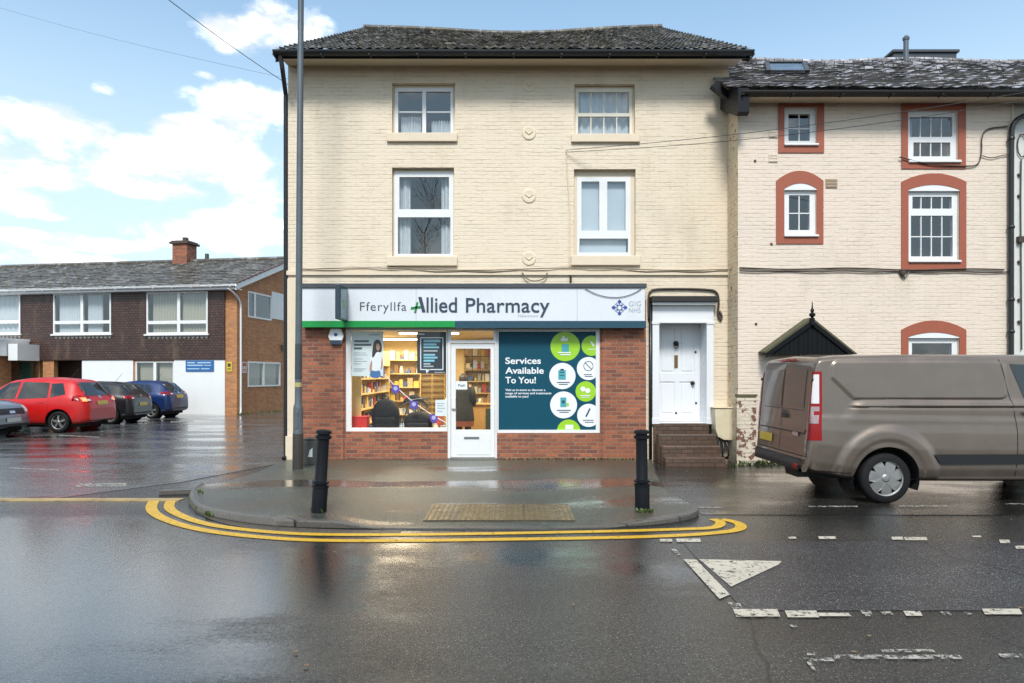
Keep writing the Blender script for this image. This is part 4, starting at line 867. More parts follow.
# ------------------------------------------------------------------ bare trees
BARK = M('bare_bark', (.10, .075, .055), .8, var=.3, vs=8, bump=.4, bs=30)
def bare_tree(label, loc, h, seed, levels=5, r0=.25, group=None):
    rnd = random.Random(seed); t_ = thing('bare_tree', label, 'tree', loc, 0, group); tr = MB(); cr = MB()
    def grow(mb, p, d, L, r, lv):
        n = 4; pts = [p]; q = p
        for i in range(n):
            d = (d+Vector((rnd.uniform(-.16, .16), rnd.uniform(-.16, .16), rnd.uniform(-.02, .14)))).normalized(); q = q+d*L/n; pts.append(q)
        mb.tube(pts, r, 6 if lv < 2 else 4, r*.55, cap=False)
        if lv >= levels: return
        for k in range(rnd.choice((2, 3, 3)) if lv else 4):
            i = rnd.choice((2, 3, 4)) if k else 4
            ax = d.orthogonal().normalized(); ax.rotate(Matrix.Rotation(rnd.uniform(0, 6.28), 3, d)); nd = (d*math.cos(.6)+ax*math.sin(rnd.uniform(.35, .85))).normalized()
            grow(cr, pts[i], nd, L*rnd.uniform(.6, .8), max(.008, r*.55*rnd.uniform(.7, 1)), lv+1)
    grow(tr, Vector((0, 0, -.1)), Vector((0, 0, 1)), h*.3, r0, 0)
    tr.build('trunk', BARK, t_, world=False, smooth=True); cr.build('crown', BARK, t_, world=False)
bare_tree('leafless tree whose twigs show above the roof of the brick block', (-26.5, 45, 0), 9.3, 3, 6)
bare_tree('leafless street tree reflected in the upper windows', (-3.5, -9.5, 0), 15, 11, 6, .3)
# ------------------------------------------------------------------ shop sign, lettering, alarm, blade sign
YG = 13.06
gx = lambda p: X(p, YG)
gz = lambda p: Z(p, YG)
PANEL = M('white_sign_panel', (.64, .66, .70), .28, var=.03, vs=1.5, dirt=.06)
NAVY = M('navy_letter', (.022, .045, .075), .35, var=.05); TEALP = M('dark_teal_trim', (.012, .055, .085), .35, var=.1)
GREEN = M('green_trim', (.0, .25, .045), .35, var=.06); GREYL = M('slate_letter', (.05, .065, .085), .4)
sg = thing('shop_sign', 'long white shop sign board reading Fferyllfa Allied Pharmacy over the shop front', 'sign', (gx(474), YG, gz(326)))
MB().box(gx(302), gx(645), YG, YF-.003, gz(321), gz(288)).build('board', PANEL, sg, bevel=.004)
MB().box(gx(302), gx(646.5), YG-.03, YG+.24, gz(288)+.001, gz(283.5)).build('top_flashing', LEAD, sg, bevel=.006)
MB().box(gx(302), gx(455), YG-.03, YF-.025, gz(327.3), gz(321)-.001).build('green_strip', GREEN, sg)
MB().box(gx(455)+.001, gx(646), YG-.02, YF-.025, gz(328), gz(321)-.001).build('teal_strip', TEALP, sg)
mb = MB().box(gx(577), gx(577)+.004, YG-.0015, YG+.01, gz(321), gz(288)).box(gx(416), gx(416)+.004, YG-.0015, YG+.01, gz(321), gz(288)); mb.build('panel_joint', GREYL, sg)
letters(MB(), 'Fferyllfa', gx(360), gx(406.5), gz(310.8), gz(302.2), YG, .0, 1.12, .004).build('lettering', GREYL, sg)
mb = letters(MB(), 'llied', gx(426.6), gx(457), gz(312.2), gz(297.4), YG, .007, 1.0, .012)
letters(MB(), 'Pharmacy', gx(466), gx(549.5), gz(312.2), gz(298), YG, .007, 1.02, .012).build('lettering', NAVY, sg)
mb.prism([(gx(418.3), gz(297)), (gx(421.6), gz(297)), (gx(425.6), gz(312.2)), (gx(422.2), gz(312.2))], 'y', YG-.012, YG)
mb.build('lettering', NAVY, sg)
mb = MB(); c = (gx(416.3), gz(307.5))
for dx, dz, ex, ez in ((-.105, -.022, .09, .022), (-.02, -.10, .02, .10)):
    mb.add([(c[0]+x+z*.22, YG-.014, c[1]+z+x*.12) for x, z in ((dx, dz), (ex, dz), (ex, ez), (dx, ez))]+[(c[0]+x+z*.22, YG, c[1]+z+x*.12) for x, z in ((dx, dz), (ex, dz), (ex, ez), (dx, ez))], [(0, 1, 2, 3), (0, 4, 5, 1), (1, 5, 6, 2), (2, 6, 7, 3), (3, 7, 4, 0)])
    YG_ = 0
mb.build('plus_mark', M('green_letter', (.01, .20, .05), .35), sg)
letters(MB(), 'Newtown', gx(518), gx(538), gz(317.2), gz(314.4), YG, .0, 1.1, .003).build('lettering', M('grey_letter', (.28, .31, .36), .4), sg)
letters(MB(), 'GIG', gx(629), gx(641), gz(306.3), gz(301.3), YG, .0, 1.1, .003).build('lettering', M('grey_letter', (.28, .31, .36), .4), sg)
letters(MB(), 'NHS', gx(629), gx(640.5), gz(312.6), gz(307.9), YG, .0, 1.1, .003).build('lettering', M('grey_letter', (.28, .31, .36), .4), sg)
mb = MB(); c = (gx(619.5), gz(307.6)); BLUEL = M('blue_emblem', (.03, .06, .25), .35)
for k in range(4):
    a = k*math.pi/2; r0_, r1_ = .055, .155
    pts = [(r0_, 0), ((r0_+r1_)/2+.02, .038), (r1_, 0), ((r0_+r1_)/2+.02, -.038)]
    mb.add([(c[0]+x*math.cos(a)-z*math.sin(a), YG-.005, c[1]+x*math.sin(a)+z*math.cos(a)) for x, z in pts], [(0, 1, 2, 3)])
    b = a+math.pi/4; pts = [(-.02, 0), (0, .02), (.02, 0), (0, -.02)]
    mb.add([(c[0]+.068*math.cos(b)+x, YG-.005, c[1]+.068*math.sin(b)+z) for x, z in pts], [(0, 3, 2, 1)])
for r_, w_ in ((.10, .010), (.048, .016)):
    n = 32; mb.add([(c[0]+(r_+s*w_/2)*math.cos(2*math.pi*i/n), YG-.004, c[1]+(r_+s*w_/2)*math.sin(2*math.pi*i/n)) for i in range(n) for s in (-1, 1)], [(2*i, 2*i+1, 2*((i+1) % n)+1, 2*((i+1) % n)) for i in range(n)])
mb.build('emblem', BLUEL, sg)
cab = MB().tube(polyline([(gx(585), YG-.02, gz(289)), (gx(596), YG-.02, gz(294.5)), (gx(608), YG-.02, gz(297.5)), (gx(622), YG-.02, gz(297.5)), (gx(634), YG-.02, gz(293.5)), (gx(641), YG-.02, gz(289))], 24), .007, 5).build('loose_cable', GREYL, sg)
bs = thing('projecting_sign', 'dark teal blade sign standing out edge-on from the white shop sign', 'sign', (gx(341), YG-.3, gz(321)))
bx_ = -3.262
MB().box(bx_, bx_+.09, YG-.62, YG-.02, gz(321.5), gz(288.5)).build('case', M('dark_sign_case', (.02, .035, .05), .3), bs, bevel=.008)
MB().box(bx_+.0905, bx_+.098, YG-.58, YG-.06, gz(320), gz(290)).build('face', M('teal_sign_face', (.03, .12, .15), .15), bs)
MB().box(bx_+.0985, bx_+.101, YG-.42, YG-.22, gz(309)-.02, gz(303)+.02).build('plus_mark', M('green_letter', (.01, .20, .05), .35), bs)
al = thing('alarm_box', 'small white and navy alarm box on the brick pier left of the shop window', 'alarm', (sx(337), YS-.04, sz(336)))
hxp = lambda s_, zo=0: [(sx(337)+s_*x, sz(336.5)+zo+s_*z) for x, z in ((-.09, -.16), (.09, -.16), (.15, .0), (.1, .15), (-.1, .15), (-.15, 0))]
MB().prism(hxp(1), 'y', YS-.10, YS-.036).build('cover', M('white_alarm_cover', (.75, .76, .78), .35), al, bevel=.012)
a_ = hxp(1); MB().prism([(sx(337)-.085, sz(336.5)-.165), (sx(337)+.085, sz(336.5)-.165), (sx(337)+.12, sz(336.5)-.075), (sx(337)-.12, sz(336.5)-.075)], 'y', YS-.104, YS-.09).build('base', NAVY, al, bevel=.006)
MB().disc(sx(337), sz(336.5)+.03, .035, YS-.1015, 16).build('emblem', BLUEL, al)

# ------------------------------------------------------------------ window graphics and posters on the glass
YP = YW+.036
px_ = lambda p: X(p, YS)
pz_ = lambda p: Z(p, YS)
vg = thing('window_graphic', 'teal poster filling the right shop window with lime and white circles', 'poster', (px_(547), YP, pz_(430.5)))
vx0, vx1, vz0, vz1 = RC(498.4, 331.2, 596.2, 430.3, YS)
TEAL = M('teal_vinyl', (.002, .062, .10), .5, var=.05, spec=.25); LIME = M('lime_vinyl', (.30, .56, .02), .3, var=.04); WV = M('white_vinyl', (.76, .77, .80), .3, var=.02); TEALL = M('pale_teal_vinyl', (.06, .33, .38), .3)
MB().box(vx0, vx1, YP-.012, YP+.003, vz0, vz1).build('sheet', TEAL, vg)
clip = (vx0+.002, vx1-.002, vz0+.002, vz1-.002)
for i, (cx0, cy0, r_, m_) in enumerate(((565.4, 346.3, 14.8, LIME), (592, 345.6, 10.2, LIME), (562.6, 376, 13.2, WV), (588.7, 368.5, 11.6, WV), (586, 391.5, 10.2, LIME), (563.8, 405, 13.5, WV), (589, 415.5, 11.6, WV), (568.8, 431.5, 11.8, LIME))):
    k = FP/YS; MB().disc(px_(cx0), pz_(cy0), r_/k, YP-.015, 40, clip).build('circle', m_, vg)
def bars(parent, rects, mat, y, name='lettering', th=.003):
    mb = MB()
    for r_ in rects:
        a = RC(*r_, YS); mb.box(a[0], a[1], y-th, y, a[2], a[3])
    return mb.build(name, mat, parent)
mb = MB()
letters(mb, 'Services', px_(505.3), px_(541), pz_(363.7), pz_(357.4), YP-.012, .020, 1.0, .004)
letters(mb, 'Available', px_(505.3), px_(543.9), pz_(373.5), pz_(367.2), YP-.012, .020, 1.0, .004)
letters(mb, 'To You!', px_(505.3), px_(536), pz_(383.2), pz_(376.9), YP-.012, .020, 1.0, .004)
for i, (s_, e_) in enumerate((('Visit us in-store to discover a', 545.5), ('range of services and treatments', 551.5), ('available to you!', 528.5))):
    letters(mb, s_, px_(505.3), px_(e_), pz_(391.0+3.25*i), pz_(388.9+3.25*i), YP-.012, .02, 1.0, .002)
mb.build('lettering', WV, vg)
y_ = YP-.018
bars(vg, [(562, 344, 569, 352)], TEALL, y_, 'icon'); bars(vg, [(561, 338, 568, 341), (562.5, 335.8, 565, 338), (558, 352, 571, 353), (560.5, 354.2, 571, 355.2)], WV, y_-.001, 'icon')
bars(vg, [(558.5, 370, 566, 379.5)], TEALL, y_, 'icon'); bars(vg, [(560.5, 368.8, 564, 370.6), (559.8, 372, 564.5, 372.8), (559.8, 375, 564.5, 375.8), (557, 382, 570, 382.7), (559, 384, 568, 384.6)], NAVY, y_-.001, 'icon')
bars(vg, [(560.5, 397.5, 566.5, 407)], TEALL, y_, 'icon'); bars(vg, [(562.2, 400.5, 564.8, 403.5), (557, 410, 571, 410.7), (559.5, 412, 569, 412.6)], NAVY, y_-.001, 'icon'); bars(vg, [(566.7, 403, 569, 406)], LIME, y_-.001, 'icon')
mb = MB(); n = 28; c = (px_(588.7), pz_(366)); mb.add([(c[0]+(.092+s*.006)*math.cos(2*math.pi*i/n), y_, c[1]+(.092+s*.006)*math.sin(2*math.pi*i/n)) for i in range(n) for s in (-1, 1)], [(2*i, 2*i+1, 2*((i+1) % n)+1, 2*((i+1) % n)) for i in range(n)])
mb.add([(c[0]-.065, y_, c[1]+.055), (c[0]-.055, y_, c[1]+.065), (c[0]+.065, y_, c[1]-.055), (c[0]+.055, y_, c[1]-.065)], [(3, 2, 1, 0)])
mb.add([(px_(585.5), y_, pz_(416.5)), (px_(587), y_, pz_(417.2)), (px_(591), y_, pz_(408.8)), (px_(589.7), y_, pz_(408.2))], [(0, 1, 2, 3)]); mb.build('icon', NAVY, vg)
bars(vg, [(584, 374.2, 592, 374.8), (585, 376, 593, 376.6), (583, 420, 594, 420.6), (585, 422, 594, 422.6)], GREYL, y_, 'icon')
mb = MB(); mb.disc(px_(583.3), pz_(389), .05, y_, 14); mb.disc(px_(588), pz_(390.7), .05, y_-.001, 14); mb.add([(px_(590.5), y_, pz_(342)), (px_(591.8), y_, pz_(341)), (px_(595), y_, pz_(345.5)), (px_(593.6), y_, pz_(346.6))], [(0, 3, 2, 1)]); mb.build('icon', WV, vg)
bars(vg, [(580.5, 395.2, 591, 395.9), (581.5, 397, 590, 397.6), (588, 349, 595.5, 349.6), (565.5, 425, 573.5, 429.6)], WV, y_, 'icon')
# posters in the left window
p1 = thing('poster', 'white poster of a young woman in jeans, hung in the left shop window', 'poster', (px_(366), YP+.02, pz_(376)))
a = RC(350.8, 331, 382.5, 376, YS); MB().box(a[0], a[1], YP+.02, YP+.024, a[2], a[3]).build('sheet', M('pale_poster_paper', (.66, .72, .72), .5, var=.06, vs=3), p1)
y1 = YP+.019
bars(p1, [(353, 340, 368, 342), (353, 343.6, 370.5, 345.6), (353, 347.2, 361, 349.2)], GREYL, y1); bars(p1, [(353, 352.5, 365, 353), (353, 354.5, 366.5, 355), (353, 358.5, 362, 359), (353, 361, 366, 361.5), (353, 363.5, 360, 364), (368, 334, 379, 335), (352.5, 368.5, 365, 369.2), (352.5, 370.5, 362, 371.2)], M('grey_letter', (.28, .31, .36), .4), y1)
def blob(parent, pts, mat, y, name='picture', smoothn=2):
    P = [Vector((px_(a_), pz_(b_), 0)) for a_, b_ in pts]
    for _ in range(smoothn):
        Q = []
        for i in range(len(P)): A, B = P[i], P[(i+1) % len(P)]; Q += [A*.75+B*.25, A*.25+B*.75]
        P = Q
    return MB().add([(p.x, y, p.y) for p in P], [tuple(range(len(P)))]).build(name, mat, parent)
SKIN = M('poster_skin_tone', (.45, .24, .16), .5); HAIR = M('dark_hair', (.02, .013, .01), .5); TEE = M('poster_white_tee', (.78, .80, .84), .5); JEAN = M('poster_jeans', (.05, .15, .35), .5)
blob(p1, [(368.5, 378), (369.5, 370), (379, 369), (380.5, 378)], JEAN, y1-.001); blob(p1, [(368.3, 361), (371, 353), (376, 350), (381.5, 352), (381.5, 362), (379.5, 371), (370, 371)], TEE, y1-.002)
blob(p1, [(371, 359), (369, 364), (368.5, 372), (370.5, 372), (371.5, 364)], SKIN, y1-.003); blob(p1, [(381, 356), (382.3, 362), (381, 370), (379.6, 369), (380.6, 362)], SKIN, y1-.003)
blob(p1, [(373, 341), (376.5, 338.8), (380, 341), (381.3, 348), (380.3, 353), (376, 351), (373, 357), (371, 358), (371.5, 349)], HAIR, y1-.003); blob(p1, [(375.2, 343.5), (378.2, 343), (379.3, 347.5), (377.6, 351), (375.3, 349)], SKIN, y1-.004)
p2 = thing('poster', 'black poster with a white speech bubble outline hung beside the shop door', 'poster', (px_(431), YP+.02, pz_(374)))
a = RC(416.4, 331.5, 446, 373.5, YS); MB().box(a[0], a[1], YP+.02, YP+.024, a[2], a[3]).build('sheet', M('black_poster_paper', (.014, .022, .032), .4), p2)
bars(p2, [(419.6, 337, 443, 338), (419.6, 369, 425, 370), (428, 369, 443, 370), (419.6, 338, 420.6, 369), (442, 338, 443, 369), (418, 333.2, 424, 334.6)], WV, y1, 'bubble')
MB().add([(px_(425), y1-.003, pz_(369)), (px_(426), y1-.003, pz_(373.6)), (px_(429.5), y1-.003, pz_(369.4))], [(0, 1, 2)]).build('bubble', WV, p2)
bars(p2, [(423, 339.5, 440, 342), (423, 343.2, 436, 345.2), (423, 346.3, 438.6, 348), (423, 353.8, 434.5, 355.6), (423, 356.6, 437, 358.4), (423, 359.6, 434, 361.6)], M('cyan_ink', (.22, .55, .68), .5), y1); bars(p2, [(423, 350, 437, 351.4), (423, 363, 430, 364.6), (423, 365.6, 433, 367)], M('grey_letter2', (.4, .45, .5), .5), y1); bars(p2, [(434, 372, 444.5, 372.7)], M('grey_letter2', (.4, .45, .5), .5), y1)
p3 = thing('paper_notice', 'white paper sheet taped low in the left shop window by the door', 'notice', (px_(441), YP+.02, pz_(416)))
a = RC(434.8, 400, 446, 416.3, YS); MB().box(a[0], a[1], YP+.02, YP+.022, a[2], a[3]).build('sheet', M('white_paper', (.74, .78, .80), .6, var=.02), p3); bars(p3, [(436.5, 403, 444, 403.7), (436.5, 405.5, 443, 406.2), (436.5, 408, 444.5, 408.7), (436.5, 411, 442, 411.7)], M('grey_letter2', (.4, .45, .5), .5), y1)
p4 = thing('paper_notice', 'small white notice reading Push on the shop door glass', 'notice', (px_(459), YD+.02, pz_(390)))
a = RC(455.6, 381.3, 467, 389.5, YS); MB().box(a[0], a[1], YD+.021, YD+.0235, a[2], a[3]).build('sheet', M('white_paper', (.74, .78, .80), .6, var=.02), p4); letters(MB(), 'Push', px_(458), px_(465), pz_(386.6), pz_(384), YD+.02, .02, 1, .001).build('lettering', NAVY, p4)

# ------------------------------------------------------------------ shop interior
RX0, RX1, RYB, RZ0, RZ1 = -3.45, 2.35, 17.6, .04, 2.63
YI = YS+.121
WARM = M('warm_cream_shop_wall', (.62, .48, .24), .6, var=.05)
mb = MB(); mb.quad((RX0, RYB, RZ0), (RX1, RYB, RZ0), (RX1, RYB, RZ1), (RX0, RYB, RZ1)); mb.quad((RX0, YI, RZ0), (RX0, RYB, RZ0), (RX0, RYB, RZ1), (RX0, YI, RZ1)); mb.quad((RX1, RYB, RZ0), (RX1, YI, RZ0), (RX1, YI, RZ1), (RX1, RYB, RZ1))
mb.build('shop_room', WARM, bld)
MB().quad((RX0, YI, RZ1), (RX0, RYB, RZ1), (RX1, RYB, RZ1), (RX1, YI, RZ1)).build('shop_ceiling', M('white_ceiling_tile', (.66, .62, .52), .7), bld)
MB().quad((RX0, YI-.12, RZ0), (RX1, YI-.12, RZ0), (RX1, RYB, RZ0), (RX0, RYB, RZ0)).build('shop_floor', M('brown_vinyl_floor', (.22, .14, .07), .3), bld)
LAMP = M('lit_diffuser', (.9, .9, .85), .5, emit=((1, .9, .68), 5.0)); LAMP.cycles.emission_sampling = 'NONE'
for i, (x, y, rz_) in enumerate(((-1.75, 14.25, 0), (.9, 15.2, 0), (-2.75, 16.6, 0))):
    t_ = thing('ceiling_light', ('lit fluorescent strip light just inside the left shop window', 'lit strip light near the counter inside the shop', 'lit strip light at the back of the shop')[i], 'light', (x, y, RZ1), rz_, 'strip lights inside the shop')
    MB().box(-.65, .65, -.09, .09, -.05, -.002).build('housing', WUPVC, t_, world=False); MB().box(-.62, .62, -.07, .07, -.075, -.051).build('diffuser', LAMP, t_, world=False)
    L = bpy.data.lights.new('strip_lamp', 'AREA'); L.shape = 'RECTANGLE'; L.size = 2.0; L.size_y = 1.2; L.spread = R(160); L.energy = 52; L.color = (1, .85, .60)
    lo_ = bpy.data.objects.new('strip_lamp', L); COL.objects.link(lo_); lo_.parent = t_; lo_.location = (0, 0, -.09)
rnd = random.Random(21)
WOODL = M('pale_yellow_shelf', (.55, .40, .16), .5, var=.05)
BOXM = [(n_, M('packet_'+n_, c_, .45, var=.15, vs=30)) for n_, c_ in (('white', (.72, .72, .70)), ('red', (.38, .06, .05)), ('pale blue', (.35, .45, .58)), ('cream', (.62, .54, .40)), ('grey', (.34, .34, .33)), ('brown', (.20, .11, .05)), ('tan', (.48, .32, .16)), ('dark blue', (.07, .11, .26)), ('yellow', (.58, .43, .10)))]
protos = {}
def packet(kind, i, loc, w_, h_, d_, rz_, label, group):
    key = (kind, i)
    if key not in protos:
        mb = MB()
        if kind == 'medicine_box': mb.box(-.5, .5, -.5, .5, 0, 1).box(-.4, .4, -.505, -.501, .3, .7)
        else: mb.lathe([(0, 0), (.46, 0), (.5, .04), (.5, .62), (.3, .76), (.28, .8), (.3, .81), (.3, .99), (0, 1)], (0, 0, 0), 10)
        protos[key] = mb.build(kind, BOXM[i][1]); o = protos[key]
    else:
        o = protos[key].copy(); COL.objects.link(o)
    o.location = loc; o.scale = (w_, d_, h_); o.rotation_euler = (0, 0, rz_)
    return tag(o, label, 'bottle' if kind == 'product_bottle' else 'packet', group)
def shelf_unit(name, label, loc, rz_, width, zs, h, depth, where):
    t_ = thing(name, label, 'shelves', loc, rz_)
    MB().box(0, width, 0, .02, 0, h).build('back_panel', WARM, t_, world=False)
    MB().box(-.02, 0, -depth, .02, 0, h).build('side_panel', WOODL, t_, world=False); MB().box(width, width+.02, -depth, .02, 0, h).build('side_panel', WOODL, t_, world=False)
    for z in zs: MB().box(0, width, -depth, 0, z-.025, z).build('shelf', WOODL, t_, world=False)
    M_ = wm(t_)
    for si, z in enumerate(zs):
        x = .06
        while x < width-.12:
            w_ = rnd.uniform(.07, .15); i = rnd.randrange(len(BOXM)); kind = 'medicine_box' if rnd.random() < .7 else 'product_bottle'
            h_ = rnd.choice((.06, .09, .12, .15, .19, .23)); p = M_ @ Vector((x+w_/2, -depth*.55+rnd.uniform(-.03, .03), z))
            if kind == 'product_bottle': w_ *= .8
            packet(kind, i, p, w_*.92, h_, .1 if kind == 'medicine_box' else w_*.92, rz_, '%s %s on the %s, %s' % (BOXM[i][0], 'packet' if kind == 'medicine_box' else 'bottle', where, ('bottom shelf', 'second shelf up', 'third shelf up', 'fourth shelf up', 'fifth shelf up', 'top shelf')[min(si, 5)]), 'products on the pharmacy shelves')
            x += w_+rnd.uniform(.0, .018)
shelf_unit('shelving_unit', 'yellow wall shelves with packets and bottles along the left of the shop', (-3.4, 13.8, RZ0), R(90), 3.2, (.3, .62, .94, 1.26, 1.58, 1.9), 2.25, .32, 'left wall shelves')
shelf_unit('shelving_unit', 'yellow shelves with packets at the back of the shop beside slotted rack', (-3.3, RYB-.03, RZ0), 0, .95, (.3, .65, 1.0, 1.35, 1.7, 2.05), 2.3, .3, 'back shelves')
shelf_unit('shelving_unit', 'shelves with packets behind the counter seen through the shop door', (-1.2, RYB-.03, RZ0), 0, 1.5, (.9, 1.2, 1.5, 1.8), 2.2, .25, 'shelves behind the counter')
rk = thing('slotted_rack', 'tall pale yellow leaflet rack with rows of dark slots, at the back of shop', 'rack', (-2.05, RYB-.1, RZ0))
MB().box(-2.4, -1.72, RYB-.22, RYB-.04, RZ0, 2.2).build('back_panel', WOODL, rk)
mb = MB()
for i in range(11):
    for x in (-2.36, -2.04): mb.box(x, x+.28, RYB-.3, RYB-.225, .5+i*.15, .5+i*.15+.05)
mb.build('slot', M('dark_slot', (.16, .10, .04), .6), rk)
ct = thing('shop_counter', 'pale wooden shop counter with a dark glazed panel, seen through the door glass', 'counter', (-.6, 16.2, RZ0))
MB().box(-1.6, .7, 16.0, 16.5, RZ0, .98).build('body', M('yellow_counter_wood', (.50, .30, .10), .45, var=.15, vs=8), ct); MB().box(-1.65, .75, 15.94, 16.55, .985, 1.03).build('top', WOODL, ct, bevel=.01)
MB().box(-.62, -.36, 15.985, 15.998, .34, .9).build('panel', M('dark_green_panel', (.03, .05, .03), .3), ct)
cr = 0
for i in range(16):
    k = rnd.randrange(len(BOXM)); x = -1.55+i*.13; packet('medicine_box' if i % 3 else 'product_bottle', k, (x, 16.15+rnd.uniform(-.06, .06), 1.03), rnd.uniform(.08, .13), rnd.uniform(.08, .22), .1, 0, '%s %s standing on the shop counter, number %s from its left end' % (BOXM[k][0], 'packet' if i % 3 else 'bottle', ('first', 'second', 'third', 'fourth', 'fifth', 'sixth', 'seventh', 'eighth', 'ninth', 'tenth', 'eleventh', 'twelfth', 'thirteenth', 'fourteenth', 'fifteenth', 'sixteenth')[i]) if False else '%s %s standing on the shop counter' % (BOXM[k][0], 'packet' if i % 3 else 'bottle'), 'packets on the counter')
for i in range(24):
    k = rnd.randrange(len(BOXM)); Yk = rnd.uniform(13.72, 13.88); px0 = 354+91*(i+.5)/24
    packet('medicine_box' if rnd.random() < .75 else 'product_bottle', k, (X(px0, Yk), Yk, .56), rnd.uniform(.06, .13), rnd.choice((.1, .14, .2, .27, .34)), .08, rnd.uniform(-.3, .3), '%s packet or bottle standing in the left shop window behind the bags' % BOXM[k][0], 'products in the window display')
for i in range(18):
    k = rnd.randrange(len(BOXM)); packet('medicine_box', k, (-1.1+(i % 9)*.18, 16.86, 1.86+.32*(i//9)), rnd.uniform(.07, .13), rnd.uniform(.10, .2), .05, 0, '%s packet hung on the wire grid behind the counter' % BOXM[k][0], 'packets hung on the wire grid')
gd = thing('wire_rack', 'dark hanging wire grid behind the counter above the shelves', 'rack', (-.6, 16.9, 1.8)); mb = MB()
for i in range(9): mb.box(-1.2+i*.2, -1.19+i*.2, 16.9, 16.91, 1.75, 2.55)
for i in range(5): mb.box(-1.2, .42, 16.9, 16.91, 1.75+i*.2, 1.765+i*.2)
mb.build('grid', BLACKM, gd)
# display in the window: two black bags, a folded pushchair, red crate, bunting
FAB = M('black_nylon', (.005, .005, .007), .75, spec=.3, var=.3, vs=20, bump=.3, bs=40); FAB2 = M('black_strap', (.006, .006, .007), .5)
def bag(label, px0, px1, py0, Yb, hood=False):
    a0, a1 = X(px0, Yb), X(px1, Yb); zt_, zb_ = Z(py0, Yb), .56; cx0 = (a0+a1)/2; w_ = (a1-a0)/2
    t_ = thing('black_bag', label, 'bag', (cx0, Yb, zb_)); mb = MB(); n, m_ = 20, 14
    vs = []
    for j in range(m_+1):
        v = j/m_; zz_ = zb_+(zt_-zb_)*v
        s_ = (1-.12*(1-v))*(1-max(0, v-.45)**2.2*2.6) if v < .99 else .02
        for i in range(n):
            a = 2*math.pi*i/n; ca, sa = math.cos(a), math.sin(a); e = .6
            vs.append((cx0+w_*s_*abs(ca)**e*(1 if ca > 0 else -1), Yb+.15*s_*abs(sa)**e*(1 if sa > 0 else -1), zz_))
    mb.add(vs, [(j*n+i, j*n+(i+1) % n, (j+1)*n+(i+1) % n, (j+1)*n+i) for j in range(m_) for i in range(n)]+[tuple(range(m_*n, m_*n+n))])
    mb.build('body', FAB, t_, smooth=True)
    MB().box(cx0-w_*.7, cx0+w_*.7, Yb-.185, Yb-.12, zb_+.03, zb_+(zt_-zb_)*.42).build('pocket', FAB, t_, bevel=.03)
    MB().tube(polyline([(cx0-.06, Yb-.02, zt_-.03), (cx0-.05, Yb-.02, zt_+.05), (cx0+.05, Yb-.02, zt_+.05), (cx0+.06, Yb-.02, zt_-.03)], 12), .012, 6).build('handle', FAB2, t_)
    return t_
MB().box(px_(347), px_(447), YI+.01, YI+.55, .3, .56).build('window_shelf', WOODL, bld)
bag('larger black backpack standing in the left shop window', 371, 400.5, 398, 13.72); bag('lower black bag standing in the left shop window nearest the door', 403, 433.5, 411, 13.72)
pc = thing('folded_pushchair', 'folded black pushchair with pale frame behind the lower black bag', 'pushchair', (X(416, 13.95), 13.95, .56)); q = lambda a, b: (X(a, 13.93), 13.93, Z(b, 13.93))
mb = MB(); n = 12
vs = [(X(400+28*j/8, 13.93+.0), 13.86+.16*math.sin(i/n*math.pi), Z(412-14*math.sin(math.pi*(.15+.75*j/8))*(1-.25*math.cos(i/n*math.pi*2)), 13.93)) for j in range(9) for i in range(n+1)]
mb.add(vs, [(j*(n+1)+i, j*(n+1)+i+1, (j+1)*(n+1)+i+1, (j+1)*(n+1)+i) for j in range(8) for i in range(n)]); mb.build('hood', FAB, pc, smooth=True)
MB().tube([q(401, 427), q(410, 400), q(426, 398), q(432, 405)], .013, 6).tube([q(428, 427), q(407, 404)], .013, 6).build('frame', GREYM, pc)
for px in (404, 428): MB().lathe([(.02, -.015), (.07, -.018), (.08, 0), (.07, .018), (.02, .015)], (X(px, 13.95), 13.97, .645), 16, 'y').build('wheel', FAB2, pc, smooth=True)
rc_ = thing('red_crate', 'bright red plastic crate at the left end of the window display', 'crate', (X(359, 13.7), 13.7, .56)); a = RC(351.5, 416.5, 368, 429, 13.66)
MB().box(a[0], a[1], 13.6, 13.85, .56, a[3]).build('body', M('red_plastic', (.50, .02, .02), .35), rc_, bevel=.02); MB().box(a[0]-.008, a[1]+.008, 13.59, 13.86, a[3]-.02, a[3]+.008).build('rim', M('red_plastic', (.50, .02, .02), .35), rc_, bevel=.006)
bt = thing('bunting', 'string of purple flags slanting across the left shop window', 'bunting', (px_(410), YP+.06, pz_(400)))
line = polyline([(px_(378), YP+.06, pz_(368)), (px_(393), YP+.06, pz_(385.5)), (px_(411), YP+.06, pz_(401.5)), (px_(429), YP+.06, pz_(414)), (px_(446), YP+.06, pz_(423.5))], 30); MB().tube(line, .010, 5).build('string', M('white_cord', (.7, .62, .66), .6), bt)
PUR = M('purple_flag', (.10, .06, .36), .6, var=.2, vs=25); LIL = M('lilac_emblem', (.42, .42, .70), .6)
for px, py in ((379.5, 371.5), (394.5, 388.5), (413, 404.5), (433, 418)):
    P_ = [(px-4, py-3.6), (px+3.6, py-3.2), (px+4.2, py+2.4), (px-.2, py+6), (px-3.6, py+3)]
    f_ = MB().prism([(px_(a_), pz_(b_)) for a_, b_ in P_], 'y', YP+.05, YP+.055).build('flag', PUR, bt); MB().disc(px_(px), pz_(py), .042, YP+.049, 14).build('emblem', LIL, f_)
